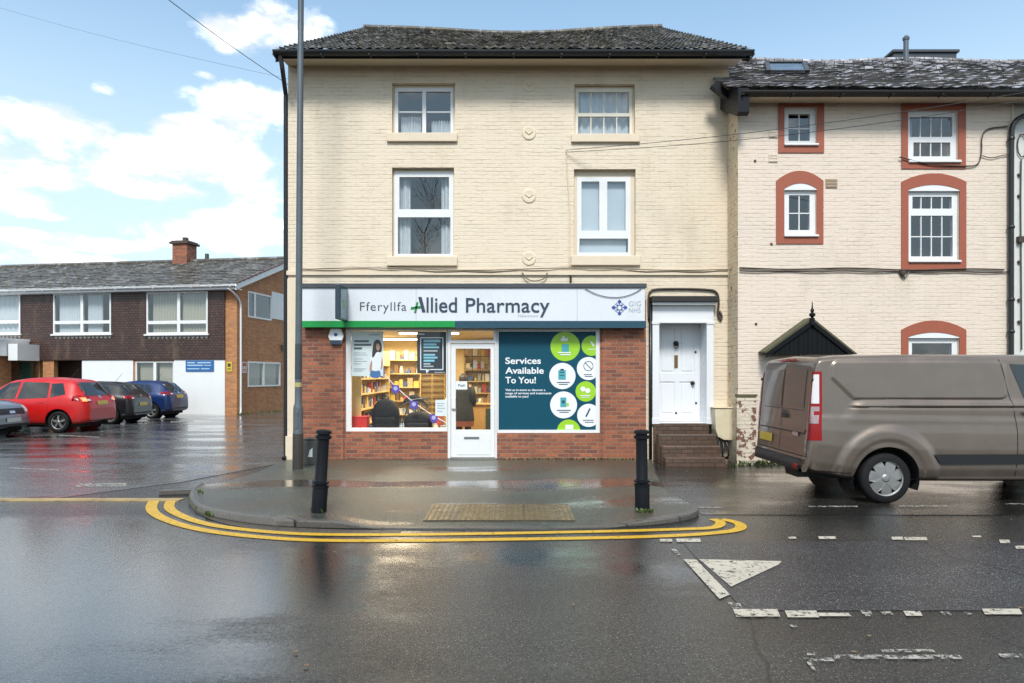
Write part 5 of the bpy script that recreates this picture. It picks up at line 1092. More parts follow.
# ------------------------------------------------------------------ customer inside the shop
def person(name, label, loc, rz_):
    t_ = thing(name, label, 'person', loc, rz_)
    V = []; E = []; Rr = []
    def v(p, r, par=None): V.append(p); Rr.append(r); (par is not None) and E.append((par, len(V)-1)); return len(V)-1
    pel = v((0, 0, .92), (.15, .11)); wa = v((0, 0, 1.08), (.135, .10), pel); che = v((0, .01, 1.27), (.165, .115), wa); nk = v((0, 0, 1.43), (.06, .06), che); hd_ = v((0, -.01, 1.53), (.075, .085), nk); tp = v((0, -.015, 1.64), (.07, .08), hd_)
    for s in (-1, 1):
        hp = v((.09*s, 0, .86), (.095, .095), pel); kn = v((.10*s, -.01, .48), (.06, .06), hp); an = v((.105*s, .02, .09), (.04, .04), kn); v((.115*s, -.14, .035), (.038, .03), an)
        sh_ = v((.18*s, .01, 1.38), (.06, .06), che); el_ = v((.24*s, .03, 1.10), (.045, .045), sh_); wr_ = v((.20*s, -.16, .98), (.03, .03), el_); ha = v((.17*s, -.25, 1.0), (.035, .02), wr_)
        for k in range(4): f1 = v((.17*s+(-.03+.02*k), -.30, 1.0-.005*k), (.009, .009), ha); v((.17*s+(-.03+.02*k), -.335, .98), (.008, .008), f1)
        th = v((.14*s, -.26, 1.015), (.010, .010), ha); v((.125*s, -.29, 1.01), (.009, .009), th)
    me = bpy.data.meshes.new('body'); me.from_pydata(V, E, []); o = bpy.data.objects.new('body', me); COL.objects.link(o); o.parent = t_
    sk = o.modifiers.new('skin', 'SKIN'); 
    for i, r in enumerate(Rr): me.skin_vertices[0].data[i].radius = r
    me.skin_vertices[0].data[0].use_root = True
    o.modifiers.new('sub', 'SUBSURF').render_levels = 2; o.modifiers['sub'].levels = 2; me.materials.append(M('person_skin', (.48, .27, .19), .5))
    def shell(name, prof, mat, sy=.68):
        mb = MB().lathe([(r, z) for r, z in prof], (0, 0, 0), 24); mb.v = [(x, y*sy, z) for x, y, z in mb.v]; return mb.build(name, mat, t_, world=False, smooth=True)
    COAT = M('dark_wool_coat', (.018, .020, .020), .85, var=.3, vs=14, bump=.2)
    shell('coat', [(.245, .62), (.25, .66), (.215, .95), (.20, 1.1), (.225, 1.27), (.215, 1.36), (.13, 1.43), (.075, 1.46)], COAT)
    for s in (-1, 1):
        MB().tube([(.17*s, .01, 1.38), (.215*s, .025, 1.26), (.245*s, .03, 1.1), (.225*s, -.07, 1.03), (.20*s, -.17, .98)], [.075, .07, .062, .056, .05], 12).build('sleeve', COAT, t_, world=False, smooth=True)
        MB().tube([(.09*s, 0, .80), (.10*s, -.01, .48), (.105*s, .015, .11)], [.095, .072, .062], 12).build('trouser_leg', M('dark_trousers', (.012, .012, .016), .8), t_, world=False, smooth=True)
        MB().tube([(.107*s, .05, .05), (.11*s, -.05, .045), (.115*s, -.18, .03)], [.045, .045, .03], 10).build('shoe', BLACKM, t_, world=False, smooth=True)
    shell('skirt_hem', [(.235, .50), (.246, .66)], M('rust_brown_cloth', (.20, .06, .03), .8))
    hm = MB().lathe([(0, 1.685), (.05, 1.68), (.085, 1.65), (.10, 1.6), (.102, 1.54), (.095, 1.47), (.08, 1.42)], (0, .012, 0), 18); hm.v = [(x, y if y > -.045 else -.045-.2*(y+.045), z) for x, y, z in hm.v]; hm.build('hair', M('dark_hair', (.02, .013, .01), .5), t_, world=False, smooth=True)
    fm = MB()
    for s in (-1, 1): fm.lathe([(0, -.012), (.011, -.004), (.012, .004), (0, .01)], (.033*s, -.095, 1.575), 8, 'y')
    fm.build('eyes', M('dark_eye', (.02, .015, .012), .2), t_, world=False)
    return t_
person('person', 'person in a dark coat at the counter, seen through the shop door', (X(463.5, 15.2), 15.2, RZ0), R(172))
# ------------------------------------------------------------------ street furniture
def bollard(loc, lean, label):
    t_ = thing('bollard', label, 'bollard', loc, 0, 'black bollards at the kerb')
    m = Matrix.Rotation(lean, 4, 'Y')
    MB().lathe([(.088, -.1), (.088, .30), (.086, .31), (.070, .34), (.068, .86), (.068, .875)], (0, 0, 0), 20).xf(m).build('post', BLACKM, t_, world=False, smooth=True, edge=35)
    MB().lathe([(.07, .86), (.092, .868), (.092, .90), (.07, .906), (.07, .92), (.092, .927), (.09, .955), (.07, .968), (.0, .975)], (0, 0, 0), 20).xf(m).build('cap', BLACKM, t_, world=False, smooth=True, edge=35)
    mb = MB()
    for z in (.31, .355): mb.lathe([(.07, z-.018), (.098, z-.01), (.098, z+.01), (.07, z+.018)], (0, 0, 0), 20)
    mb.xf(m).build('collar', BLACKM, t_, world=False, smooth=True, edge=35)
YB = 675*(CH-.075)/(512.5-376)
bollard((X(318.8, YB), YB, .075), R(3.6), 'leaning black bollard at the kerb, in front of the brick pier with alarm box')
YB = 675*(CH-.055)/(510.5-376)
bollard((X(642.3, YB), YB, .055), R(-.6), 'upright black bollard at the kerb, in front of the white house door side')
YL = 675*(CH-.03)/(470-376)
lpst = thing('lamp_post', 'tall grey steel lamp post standing at the left corner of the shop', 'lamp post', (X(297.8, YL), YL, .03)); lpst.rotation_euler = (0, R(.38), 0)
kL = FP/YL; lz = lambda p: Z(p, YL)-.03
MB().lathe([(.088, -.2), (.088, lz(433)), (.084, lz(432)), (.084, lz(409)), (.080, lz(406.5)), (.060, lz(403)), (.058, lz(387)), (.056, lz(200)), (.050, lz(0)), (.045, 9.4)], (0, 0, 0), 18).build('column', GREYM, lpst, world=False, smooth=True, edge=30)
MB().lathe([(.0895, .0), (.0905, .01), (.0905, lz(434)), (.089, lz(433.5))], (0, 0, 0), 18).build('base_band', M('worn_dark_base', (.035, .03, .026), .7, var=.4, dirt=.4), lpst, world=False, smooth=True)
MB().box(-.028, .028, -.0925, -.06, lz(428), lz(411)).build('access_door', GREYM, lpst, world=False, bevel=.004)
MB().lathe([(.061, lz(387)), (.0615, lz(386.5)), (.0615, lz(383)), (.061, lz(382.5))], (0, 0, 0), 18).build('yellow_band', M('yellow_band', (.40, .34, .14), .5), lpst, world=False)
MB().lathe([(.060, lz(379)), (.0612, lz(378)), (.0612, lz(345)), (.060, lz(344))], (0, 0, 0), 18).build('dark_band', M('dark_sleeve', (.04, .05, .055), .5), lpst, world=False)
MB().tube(polyline([(0, 0, 9.35), (0, 0, 9.6), (0, -.3, 9.8), (0, -1.1, 9.95)], 14), .035, 8).build('arm', GREYM, lpst, world=False); MB().box(-.13, .13, -1.75, -1.05, 9.9, 10.0).build('lantern', GREYM, lpst, world=False, bevel=.03)
YC = YS-.06-.12
cb_ = thing('utility_cabinet', 'small grey metal cabinet with a white sticker between lamp post and brick pier', 'cabinet', (X(309.5, YC), YC, .02))
a = RC(302.5, 440, 316.5, 468, 12.3); MB().box(a[0], a[1], 12.3, 12.55, -.05, a[3]).build('case', GREYB, cb_, bevel=.02); MB().box(a[0]+.025, a[1]-.025, 12.29, 12.299, a[2]+.07, a[3]-.05).build('door', GREYB, cb_, bevel=.006)
a2 = RC(308, 448, 312.5, 457, 12.29); MB().prism([(a2[0], a2[2]), (a2[1], a2[2]), (a2[1], a2[3]), (a2[0]+.03, a2[3]-.04)], 'y', 12.286, 12.2895).build('sticker', M('white_sticker', (.7, .7, .68), .5), cb_); MB().box(a[0]-.012, a[1]+.012, 12.285, 12.56, a[3]+.001, a[3]+.03).build('lid', GREYB, cb_, bevel=.01)
# blistered paving at the dropped kerb
tp_ = MB(); tx0, tx1, ty0, ty1 = X(432.5, 8.6), X(568.5, 8.6), 7.68, 8.62
TZ = .040
def tz(y): return .024+(.035-.024)*(y-7.5)/(13.3-7.5)
tp_.add([(tx0, ty0, -.02), (tx1, ty0, -.02), (tx1, ty1, -.02), (tx0, ty1, -.02), (tx0, ty0, tz(ty0)+.006), (tx1, ty0, tz(ty0)+.006), (tx1, ty1, tz(ty1)+.006), (tx0, ty1, tz(ty1)+.006)], [(4, 5, 6, 7), (0, 1, 5, 4), (1, 2, 6, 5), (2, 3, 7, 6), (3, 0, 4, 7)])
nxb = 27; pit = (tx1-tx0)/nxb; nyb = int((ty1-ty0)/pit)
for i in range(nxb):
    for j in range(nyb):
        x, y = tx0+(i+.5)*pit, ty0+(j+.5)*(ty1-ty0)/nyb; z = tz(y)+.006; tp_.lathe([(.0175, 0), (.014, .0045), (.0, .006)], (x, y, z), 8)
m, t = newmat('wet_buff_paving'); o = t.obj()
b = t.n('ShaderNodeTexBrick', {'Vector': t.mapv(o, (1, 1, 1), (-tx0, -ty0, 0)), 'Color1': (.16, .11, .042), 'Color2': (.13, .09, .04), 'Mortar': (.06, .045, .025), 'Scale': 1., 'Mortar Size': .006, 'Brick Width': pit*6, 'Row Height': (ty1-ty0)/2}); b.offset = 0
n = t.noise(o, 9, 5, .65); c = t.mix(t.ramp(n, .4, .72, 0, .6), b.outputs['Color'], (.05, .042, .028))
fin(m, t, Base_Color=c, Roughness=t.ramp(n, .3, .7, .2, .4), Normal=t.bump(t.noise(o, 120, 3), .2, .004))
struct(tp_, 'tactile_paving', m)
# overhead wires
WIRE = M('black_wire', (.02, .02, .02), .5)
def wire(pts, label, r=.011):
    mb = MB().tube(polyline(pts, 40), r, 5); o = mb.build('overhead_wire', WIRE, smooth=True); tag(o, label, 'wire', 'overhead wires'); return o
def sagline(a, b, s):
    a, b = Vector(a), Vector(b); return [a.lerp(b, i/12)-Vector((0, 0, s*math.sin(math.pi*i/12))) for i in range(13)]
wire(sagline((X(566, 13.2), 13.25, zf(151)), (X(1100, 9.5), 9.5, Z(80, 9.5)), .12), 'upper of two thin wires from the pharmacy wall across the right house', .0055)
wire(sagline((X(566, 13.2), 13.25, zf(153)), (X(1100, 9.4), 9.4, Z(88, 9.4)), .16), 'lower of two thin wires from the pharmacy wall across the right house', .0055)
wire(sagline((XL-.0, YF+.05, Z(84, YF)), (X(140, 9.0), 9.0, Z(-22, 9.0)), .04), 'thin dark wire from the top left corner of the pharmacy up across the sky', .006)
wire(sagline((XL-.0, YF+.3, Z(73, YF)), (X(-40, 18), 18, Z(-4, 18)), .1), 'faint thin wire across the upper left sky', .0025)
# weeds in the joints
LEAFM = M('weed_leaf', (.075, .115, .025), .6, var=.5, vs=22)
def weeds(name, pts, n, hmax, mat=None):
    rnd = random.Random(len(name)*7+n); mb = MB(); P = polyline(pts, max(2, n))
    for p in P:
        if rnd.random() < .25: continue
        p = p+Vector((rnd.uniform(-.03, .03), rnd.uniform(-.03, .03), 0))
        for k in range(rnd.randint(3, 7)):
            a = rnd.uniform(0, 6.28); h = hmax*rnd.uniform(.25, 1); w_ = rnd.uniform(.006, .016); d = Vector((math.cos(a), math.sin(a), 0)); s = Vector((-d.y, d.x, 0))*w_
            tip = p+d*h*rnd.uniform(.3, 1)+Vector((0, 0, h)); mid_ = p.lerp(tip, .55)+Vector((0, 0, h*.15))
            mb.add([p-s*.4, p+s*.4, mid_+s, tip, mid_-s], [(0, 1, 2, 3, 4)])
    return tag(mb.build(name, mat or LEAFM), kind='stuff')
weeds('weeds', [(xf(505), YS-.05, .03), (xf(560), YS-.06, .03), (xf(600), YS-.06, .03), (xf(602), YS-.09, .03), (xf(640), YS-.09, .03)], 90, .05)
weeds('weeds', [G(192, 500, .03), G(196, 508, .02), G(206, 514, .01), G(212, 517, .01)], 40, .07); weeds('weeds', [G(199, 492, .08), G(205, 494, .08)], 12, .05)
weeds('weeds', [(X(314, 7.9), 7.86, .085), (X(323, 7.9), 7.82, .085)], 14, .06); weeds('weeds', [(X(639, 8), 7.92, .06), (X(650, 8), 7.95, .055)], 22, .06)
weeds('weeds', [(rx(738), YR-.09, .0), (rx(757), YR-.1, .0), (rx(790), YR-.04, 0)], 60, .12); weeds('weeds', [(xf(655), 12.53, .0), (xf(730), 12.5, .0)], 40, .06)
weeds('weeds', [(X(238, 28.8), 28.75, .0), (X(284, 32), 31.5, 0)], 40, .14)
# fallen leaves and litter
rnd = random.Random(4); mb = MB()
for k in range(60):
    px, py = (rnd.uniform(150, 760), rnd.uniform(465, 560)) if k < 40 else (rnd.uniform(0, 1024), rnd.uniform(440, 680)); g_ = G(px, py, .03 if py < 515 else 0.); a = rnd.uniform(0, 6.28); s = rnd.uniform(.01, .022)
    z = .012 if py > 528 else .1 if 505 < py < 528 and px < 400 else .06
    mb.add([(g_[0]+s*math.cos(a+q_), g_[1]+s*math.sin(a+q_)*(.6 if i % 2 else 1), z+rnd.uniform(0, .006)) for i, q_ in enumerate((0, 1.57, 3.14, 4.71))], [(0, 1, 2, 3)])
tag(mb.build('fallen_leaves', M('wet_dead_leaf', (.16, .10, .05), .5, var=.6, vs=3)), kind='stuff')

# ------------------------------------------------------------------ vehicles
def interp(tab, x):
    if x <= tab[0][0]: return tab[0][1]
    for (a, b), (c, d) in zip(tab, tab[1:]):
        if x <= c: return b+(d-b)*(x-a)/(c-a)
    return tab[-1][1]
def smooth_tab(tab, L, n=220, rad=.05, it=3):
    xs = [L*i/(n-1) for i in range(n)]; ys = [interp(tab, x) for x in xs]; k = max(1, int(rad/(L/n)))
    for _ in range(it):
        ys = [sum(ys[max(0, i-k):i+k+1])/len(ys[max(0, i-k):i+k+1]) if k < i < n-1-k else ys[i] for i in range(n)]
    return list(zip(xs, ys))
def resample(pts, n, ky=1.):
    L = [0]
    for a, b in zip(pts, pts[1:]): L.append(L[-1]+math.hypot((a[0]-b[0])*ky, a[1]-b[1]))
    out = []; j = 0
    for i in range(n):
        d = L[-1]*i/(n-1)
        while j < len(pts)-2 and L[j+1] < d: j += 1
        f = (d-L[j])/max(1e-9, L[j+1]-L[j]); out.append((pts[j][0]+(pts[j+1][0]-pts[j][0])*f, pts[j][1]+(pts[j+1][1]-pts[j][1])*f))
    return out
def body_shell(sp, nx, nv):
    """one continuous body skin: rear at x=0, front at x=L, y across"""
    L = sp['L']; T = {k: smooth_tab(sp[k], L, rad=sp.get('sm', .05)) for k in ('top', 'belt', 'bot', 'hw', 'rw')}
    u = [i/(nx-1) for i in range(nx)]; xs = [L*(.72*a+.28*(1-math.cos(math.pi*a))/2) for a in u]
    V = []; 
    for x in xs:
        zt, zb, z0, hw, rw = (interp(T[k], x) for k in ('top', 'belt', 'bot', 'hw', 'rw'))
        ed = sp.get('edge', .07); zb = min(zb, zt-.10); rw_ = rw if zt-zb > .25 else hw*.93*(1-(zt-zb)/.25)+rw*(zt-zb)/.25; rw_ = min(rw_, hw*.95)
        h = zb-z0; top0 = zt-min(ed, .45*(zt-zb))
        P = [(0, z0+.02), (hw*.80, z0), (hw*.93, z0+.035), (hw*.975, z0+.2*h), (hw, z0+.5*h), (hw*1.0, z0+.75*h), (hw*.985, z0+.93*h), (hw*.965, zb)]
        P += [(hw*.965+(rw_-hw*.965)*q, zb+(top0-zb)*q) for q in (.33, .66, 1)]
        P += [(rw_-.035, zt-min(.03, .2*(zt-zb))), (rw_-.10, zt-.012), (rw_*.55, zt), (0, zt+sp.get('crown', .02)*(1 if zt-zb > .2 else .5))]
        Q = resample(P, nv, sp.get('ky', 1.))
        for _ in range(2): Q = [Q[0]]+[((a[0]+2*b[0]+c[0])/4, (a[1]+2*b[1]+c[1])/4) for a, b, c in zip(Q, Q[1:], Q[2:])]+[Q[-1]]
        V.append(Q)
    vs = []; kill = set(); W = 2*nv-1
    dis = sp.get('disp')
    for i, x in enumerate(xs):
        row = [(-y, z) for y, z in V[i]]+[(y, z) for y, z in V[i][-2::-1]]        # right side up over the roof to the left side
        for k, (y, z) in enumerate(row):
            xx = x
            if dis and abs(y) > .55*interp(T['hw'], x): y += math.copysign(dis(x, z), y)
            vs.append([xx, y, z])
    arch = sp['arch']; ra = sp['ra']; inside = [False]*len(vs)
    for n_, p in enumerate(vs):
        for ax_, az_ in arch:
            d = math.hypot(p[0]-ax_, p[2]-az_)
            if d < ra and abs(p[1]) > .5 and p[2] < az_+ra: inside[n_] = (ax_, az_)
    fs = []
    for i in range(nx-1):
        for k in range(W-1):
            q = (i*W+k, i*W+k+1, (i+1)*W+k+1, (i+1)*W+k)
            if all(inside[a] for a in q): continue
            fs.append(q)
    for n_, c in enumerate(inside):
        if c:
            p = vs[n_]; d = math.hypot(p[0]-c[0], p[2]-c[1])+1e-6; f = ra/d
            p[0] = c[0]+(p[0]-c[0])*f; p[2] = c[1]+(p[2]-c[1])*f
    for i in (0, nx-1):                                                        # close both ends
        for k in range(nv-1):
            a = (i*W+k, i*W+k+1, i*W+W-2-k, i*W+W-1-k); a = a if i == 0 else a[::-1]
            fs.append(a if len(set(a)) == 4 else tuple(dict.fromkeys(a)))
    return MB().add(vs, fs)
def bvh_of(mb): return BVHTree.FromPolygons([Vector(p) for p in mb.v], mb.f)
def panel(bv, corners, n, m, direction, off, name, mat, parent, thick=0, both=True, smooth=True):
    """bilinear patch thrown onto the body skin along a direction, standing off it"""
    A, B, C, D = [Vector(c) for c in corners]; d = Vector(direction).normalized(); vs = []
    for j in range(m+1):
        for i in range(n+1):
            u, v = i/n, j/m; p = (A*(1-u)+B*u)*(1-v)+(D*(1-u)+C*u)*v
            h = bv.ray_cast(p-d*3, d, 8)
            q = h[0]-d*off if h[0] is not None else (Vector(vs[-1]) if vs else p)
            vs.append(q)
    w_ = n+1; fs = [(j*w_+i, j*w_+i+1, (j+1)*w_+i+1, (j+1)*w_+i) for j in range(m) for i in range(n)]
    mb = MB().add(vs, fs); o = mb.build(name, mat, parent, world=False, smooth=smooth)
    if thick: s = o.modifiers.new('thick', 'SOLIDIFY'); s.thickness = thick; s.offset = 0
    return o
RUB = M('tyre_rubber', (.007, .007, .008), .8, spec=.3, var=.3, vs=20, bump=.2, bs=30); RIMD = M('wheel_shadow', (.012, .012, .013), .6); ALLOY = M('silver_wheel', (.30, .29, .28), .42, metal=.7, var=.06, dirt=.15)
def wheel(parent, x, y, r, rr, wd, spokes, style='spoke', sgn=1):
    """sgn: outward direction along y"""
    t0 = MB().lathe([(rr*.96, -wd/2), (rr*1.02, -wd/2), (r*.90, -wd/2), (r*.975, -wd*.40), (r, -wd*.25), (r, wd*.25), (r*.975, wd*.40), (r*.90, wd/2), (rr*1.02, wd/2*.96), (rr*.96, wd/2*.80), (rr*.90, wd*.1)], (x, y, r), 40, 'y').build('wheel', RUB, parent, world=False, smooth=True, edge=50)
    yo = y+sgn*(wd*.38); mb = MB().lathe([(0, 0), (rr*.97, 0)], (x, y+sgn*wd*.12, r), 30, 'y'); mb.build('wheel_well_disc', RIMD, t0, world=False)
    mb = MB(); n = 40
    mb.lathe([(rr*.90, yo-sgn*.03), (rr*.90, yo), (rr*.99, yo+sgn*.008), (rr*1.0, yo-sgn*.02)], (x, 0, r), 40, 'y')
    mb.lathe([(rr*.24, yo-sgn*.02), (rr*.24, yo+sgn*.006), (rr*.15, yo+sgn*.02), (0, yo+sgn*.022)], (x, 0, r), 24, 'y')
    for k in range(spokes):
        a = 2*math.pi*k/spokes+.3; ca, sa = math.cos(a), math.sin(a)
        w0, w1 = (.20, .36) if style == 'cap' else (.13, .15)
        pts = [(rr*.15, -rr*w0), (rr*.55, -rr*(w0+w1)*.5), (rr*.93, -rr*w1*.8), (rr*.93, rr*w1*.8), (rr*.55, rr*(w0+w1)*.5), (rr*.15, rr*w0)]
        hs_y = [yo+sgn*.008, yo+sgn*.010, yo-sgn*.004, yo-sgn*.004, yo+sgn*.010, yo+sgn*.008]
        f = [(x+p*ca-q*sa, hy, r+p*sa+q*ca) for (p, q), hy in zip(pts, hs_y)]; b = [(v[0], v[1]-sgn*.03, v[2]) for v in f]
        mb.add(f+b, [tuple(range(6))]+[(i, i+6, (i+1) % 6+6, (i+1) % 6) for i in range(6)])
    mb.build('rim', ALLOY, t0, world=False, weld=False, bevel=.004)
    return t0
def liner(parent, arches, ra, hw):
    mb = MB()
    for ax_, az_ in arches:
        for s in (-1, 1):
            n = 20; vs = []
            for i in range(n+1):
                a = -.35+(math.pi+.7)*i/n
                for yy in (s*(hw-.035), s*(hw-.34)): vs.append((ax_+(ra+.004)*math.cos(a), yy, az_+(ra+.004)*math.sin(a)))
            MB().add(vs+[vs[2*i+1] for i in range(n+1)], [(2*i, 2*i+1, 2*i+3, 2*i+2) for i in range(n)]+[tuple(range(2*n+2, 3*n+3))]).build('wheel_arch_liner', M('black_underbody', (.008, .008, .008), .9), parent, world=False)
CGLASS = M('car_dark_glass', (.014, .018, .02), .04, var=.1, rvar=.02, spec=.6, coat=.5); TRIM = M('black_trim_plastic', (.014, .014, .016), .5, var=.2, vs=20, bump=.1, bs=60)
LRED = M('red_lamp_lens', (.24, .002, .003), .18, rvar=.04, coat=.15, spec=.3); LREDON = M('lit_red_lamp', (.5, .01, .01), .15, emit=((1, .05, .02), 7.)); LREDON.cycles.emission_sampling = 'NONE'; LWHT = M('clear_lamp_lens', (.62, .60, .60), .12, rvar=.05, coat=.6); PLATEY = M('yellow_number_plate', (.52, .36, .03), .35, var=.1); PLATEW = M('white_number_plate', (.62, .62, .60), .35, var=.08); CHROME = M('chrome_badge', (.55, .56, .58), .2, metal=.9, var=.05)
BTRIM = M('number_plate_ink', (.03, .03, .02), .5)
def carpaint(name, col, metal=.0, flake=.05, coat=.9, mud=.32):
    m, t = newmat(name); o = t.obj(); d = t.noise(o, 3.5, 6, .65); z = t.n('ShaderNodeSeparateXYZ', {0: o}).outputs[2]
    drops = t.noise(o, 60, 3, .6)
    grime = t.math('MULTIPLY', t.ramp(t.math('ADD', z, t.math('MULTIPLY', d, .5)), .35, 1.0, mud, .0), 1)
    c = t.mix(grime, t.mix(t.ramp(d, .3, .7), tuple(x*(1-flake) for x in col), tuple(x*(1+flake) for x in col)), (.055, .048, .040))
    MATS[name] = fin(m, t, Base_Color=c, Metallic=metal, Roughness=t.ramp(d, .2, .8, .28, .45), Coat_Weight=coat, Coat_Roughness=t.ramp(d, .3, .7, .03, .09), Coat_Normal=t.bump(drops, .02, .002)); return MATS[name]
def car(name, label, loc, rz_, sp, paintm, kind):
    t_ = thing(name, label, 'car', loc, rz_, 'cars parked in the car park'); L = sp['L']
    mb = body_shell(sp, 130, 54); bv = bvh_of(mb); mb.build('body', paintm, t_, world=False, smooth=True, edge=60)
    hwm = max(h for _, h in sp['hw']); liner(t_, sp['arch'], sp['ra'], hwm)
    MB().box(.25, L-.25, -hwm*.75, hwm*.75, .16, .42).build('underbody', M('black_underbody', (.008, .008, .008), .9), t_, world=False)
    for ax_, az_ in sp['arch']:
        for s in (-1, 1): wheel(t_, ax_, s*(hwm-.125), sp['r'], sp['r']*.68, .2, 5, 'spoke', s)
    G_ = lambda c, d, n_, m_, nm, mt_, off=.004: panel(bv, c, n_, m_, d, off, nm, mt_, t_)
    for s in (-1, 1):
        d = (0, -s, 0)
        for poly in sp['side_glass']: G_([(x, 0, z) for x, z in poly], d, 8, 6, 'side_window', CGLASS)
        for xd in sp['doors']: G_([(xd[0]-.004, 0, xd[2]), (xd[0]+.004, 0, xd[2]), (xd[1]+.004, 0, xd[3]), (xd[1]-.004, 0, xd[3])], d, 1, 14, 'door_gap', TRIM, .002)
        for xd in sp['handles']: G_([(xd[0], 0, xd[1]), (xd[0]+.19, 0, xd[1]), (xd[0]+.19, 0, xd[1]+.035), (xd[0], 0, xd[1]+.035)], d, 3, 1, 'door_handle', paintm, .02)
        G_([(1.0, 0, .19), (L-1.0, 0, .19), (L-1.0, 0, .27), (1.0, 0, .27)], d, 12, 2, 'sill_trim', TRIM, .004)
        xm, zm = sp['mirror']; MB().lathe([(0, -.09), (.06, -.08), (.085, 0), (.06, .08), (0, .09)], (xm, s*(hwm+.05), zm), 12, 'x').build('mirror', paintm if s < 0 else paintm, t_, world=False, smooth=True)
    b = sp['rear']
    G_([(0, -b['gw'][0], b['g'][0]), (0, b['gw'][0], b['g'][0]), (0, b['gw'][1], b['g'][1]), (0, -b['gw'][1], b['g'][1])], (1, 0, 0), 16, 8, 'rear_window', CGLASS)
    G_([(0, -.26, b['p']), (0, .26, b['p']), (0, .26, b['p']+.12), (0, -.26, b['p']+.12)], (1, 0, 0), 4, 2, 'number_plate', PLATEY, .014)
    for q in range(7): G_([(0, -.22+.064*q, b['p']+.025), (0, -.185+.064*q, b['p']+.025), (0, -.185+.064*q, b['p']+.095), (0, -.22+.064*q, b['p']+.095)], (1, 0, 0), 1, 1, 'plate_mark', BTRIM, .0165) if False else None
    G_([(0, -hwm*.8, .24), (0, hwm*.8, .24), (0, hwm*.8, b['b']), (0, -hwm*.8, b['b'])], (1, 0, 0), 16, 3, 'bumper_trim', TRIM, .004)
    G_([(0, -.055, b['e']), (0, .055, b['e']), (0, .055, b['e']+.08), (0, -.055, b['e']+.08)], (1, 0, 0), 3, 3, 'badge', CHROME, .008)
    G_([(0, -.62, b['g'][0]-.012), (0, .62, b['g'][0]-.012), (0, .62, b['g'][0]-.02), (0, -.62, b['g'][0]-.02)], (1, 0, 0), 10, 1, 'tailgate_gap', TRIM, .002)
    for s in (-1, 1):
        for k, (y0, y1, z0, z1, xs_, mt_) in enumerate(b['lamp']):
            G_([(0, s*y0, z0), (0, s*y1, z0), (0, s*y1, z1), (0, s*y0, z1)], (1, 0, 0), 5, 5, 'tail_light', LREDON if mt_ == 2 else LRED if mt_ else LWHT, .006+.003*k)
        if 'lampside' in b: q = b['lampside']; G_([(q[0], 0, q[2]), (q[1], 0, q[2]+.02), (q[1], 0, q[3]-.02), (q[0], 0, q[3])], (0, -s, 0), 5, 4, 'tail_light', LRED, .006)
    f = sp['frontd']
    G_([(L, -f['ww'][0], f['w'][0]), (L, f['ww'][0], f['w'][0]), (L, f['ww'][1], f['w'][1]), (L, -f['ww'][1], f['w'][1])], (-1, 0, 0), 16, 8, 'windscreen', CGLASS)
    G_([(L, -f['gr'][0], f['gr'][1]), (L, f['gr'][0], f['gr'][1]), (L, f['gr'][0]*1.05, f['gr'][2]), (L, -f['gr'][0]*1.05, f['gr'][2])], (-1, 0, 0), 12, 4, 'grille', TRIM, .005)
    G_([(L, -hwm*.72, .25), (L, hwm*.72, .25), (L, hwm*.62, .38), (L, -hwm*.62, .38)], (-1, 0, 0), 12, 3, 'lower_grille', TRIM, .005)
    G_([(L, -.26, .43), (L, .26, .43), (L, .26, .54), (L, -.26, .54)], (-1, 0, 0), 4, 2, 'number_plate', PLATEW, .02)
    G_([(L, -.10, f['gr'][1]+.03), (L, .10, f['gr'][1]+.03), (L, .10, f['gr'][1]+.10), (L, -.10, f['gr'][1]+.10)], (-1, 0, 0), 4, 3, 'badge', CHROME, .012)
    for s in (-1, 1): G_([(L, s*f['hl'][0], f['hl'][2]), (L, s*f['hl'][1], f['hl'][2]+.03), (L, s*f['hl'][1], f['hl'][3]), (L, s*f['hl'][0], f['hl'][3]-.02)], (-1, 0, 0), 7, 4, 'headlight', LWHT, .006)
    MB().tube([(sp.get('aer', 1.0), 0, interp(sp['top'], sp.get('aer', 1.0))), (sp.get('aer', 1.0)-.25, 0, interp(sp['top'], sp.get('aer', 1.0))+.30)], .006, 5).build('aerial', TRIM, t_, world=False)
    return t_
mpv = dict(L=4.29, top=[(0, .70), (.03, .92), (.12, 1.04), (.26, 1.24), (.46, 1.50), (.62, 1.56), (1.2, 1.61), (1.9, 1.61), (2.4, 1.54), (3.25, 1.06), (3.9, .92), (4.2, .74), (4.29, .55)], belt=[(0, .98), (.6, 1.06), (1.1, .99), (2, .94), (3.2, .93), (4.29, .85)],
    bot=[(0, .30), (.4, .22), (4, .22), (4.29, .28)], hw=[(0, .66), (.06, .78), (.2, .86), (.5, .895), (1, .905), (3.4, .90), (3.95, .82), (4.2, .66), (4.29, .5)], rw=[(0, .6), (.4, .60), (1.2, .62), (2.4, .60), (3.2, .68), (4.3, .55)], arch=[(.80, .32), (3.44, .32)], ra=.385, r=.315,
    side_glass=[[(.62, 1.13), (1.05, 1.03), (1.12, 1.44), (.80, 1.46)], [(1.13, 1.03), (2.02, .99), (1.98, 1.50), (1.18, 1.47)], [(2.10, .99), (3.02, .99), (2.42, 1.46), (2.06, 1.50)]], doors=[(1.08, 1.08, .28, 1.0), (2.06, 2.06, .28, 1.0), (2.98, 2.98, .28, 1.0)], handles=[(1.2, .88), (2.16, .86)], mirror=(2.85, 1.03),
    rear=dict(g=(1.08, 1.48), gw=(.62, .54), p=.80, b=.36, e=1.0, lamp=[(.50, .84, .88, 1.10, 0, 1), (.52, .64, .93, .99, 0, 0), (.66, .80, .92, 1.03, 0, 2)], lampside=(.06, .40, .92, 1.10)), frontd=dict(w=(1.10, 1.52), ww=(.66, .56), gr=(.42, .60, .78), hl=(.46, .74, .66, .84)))
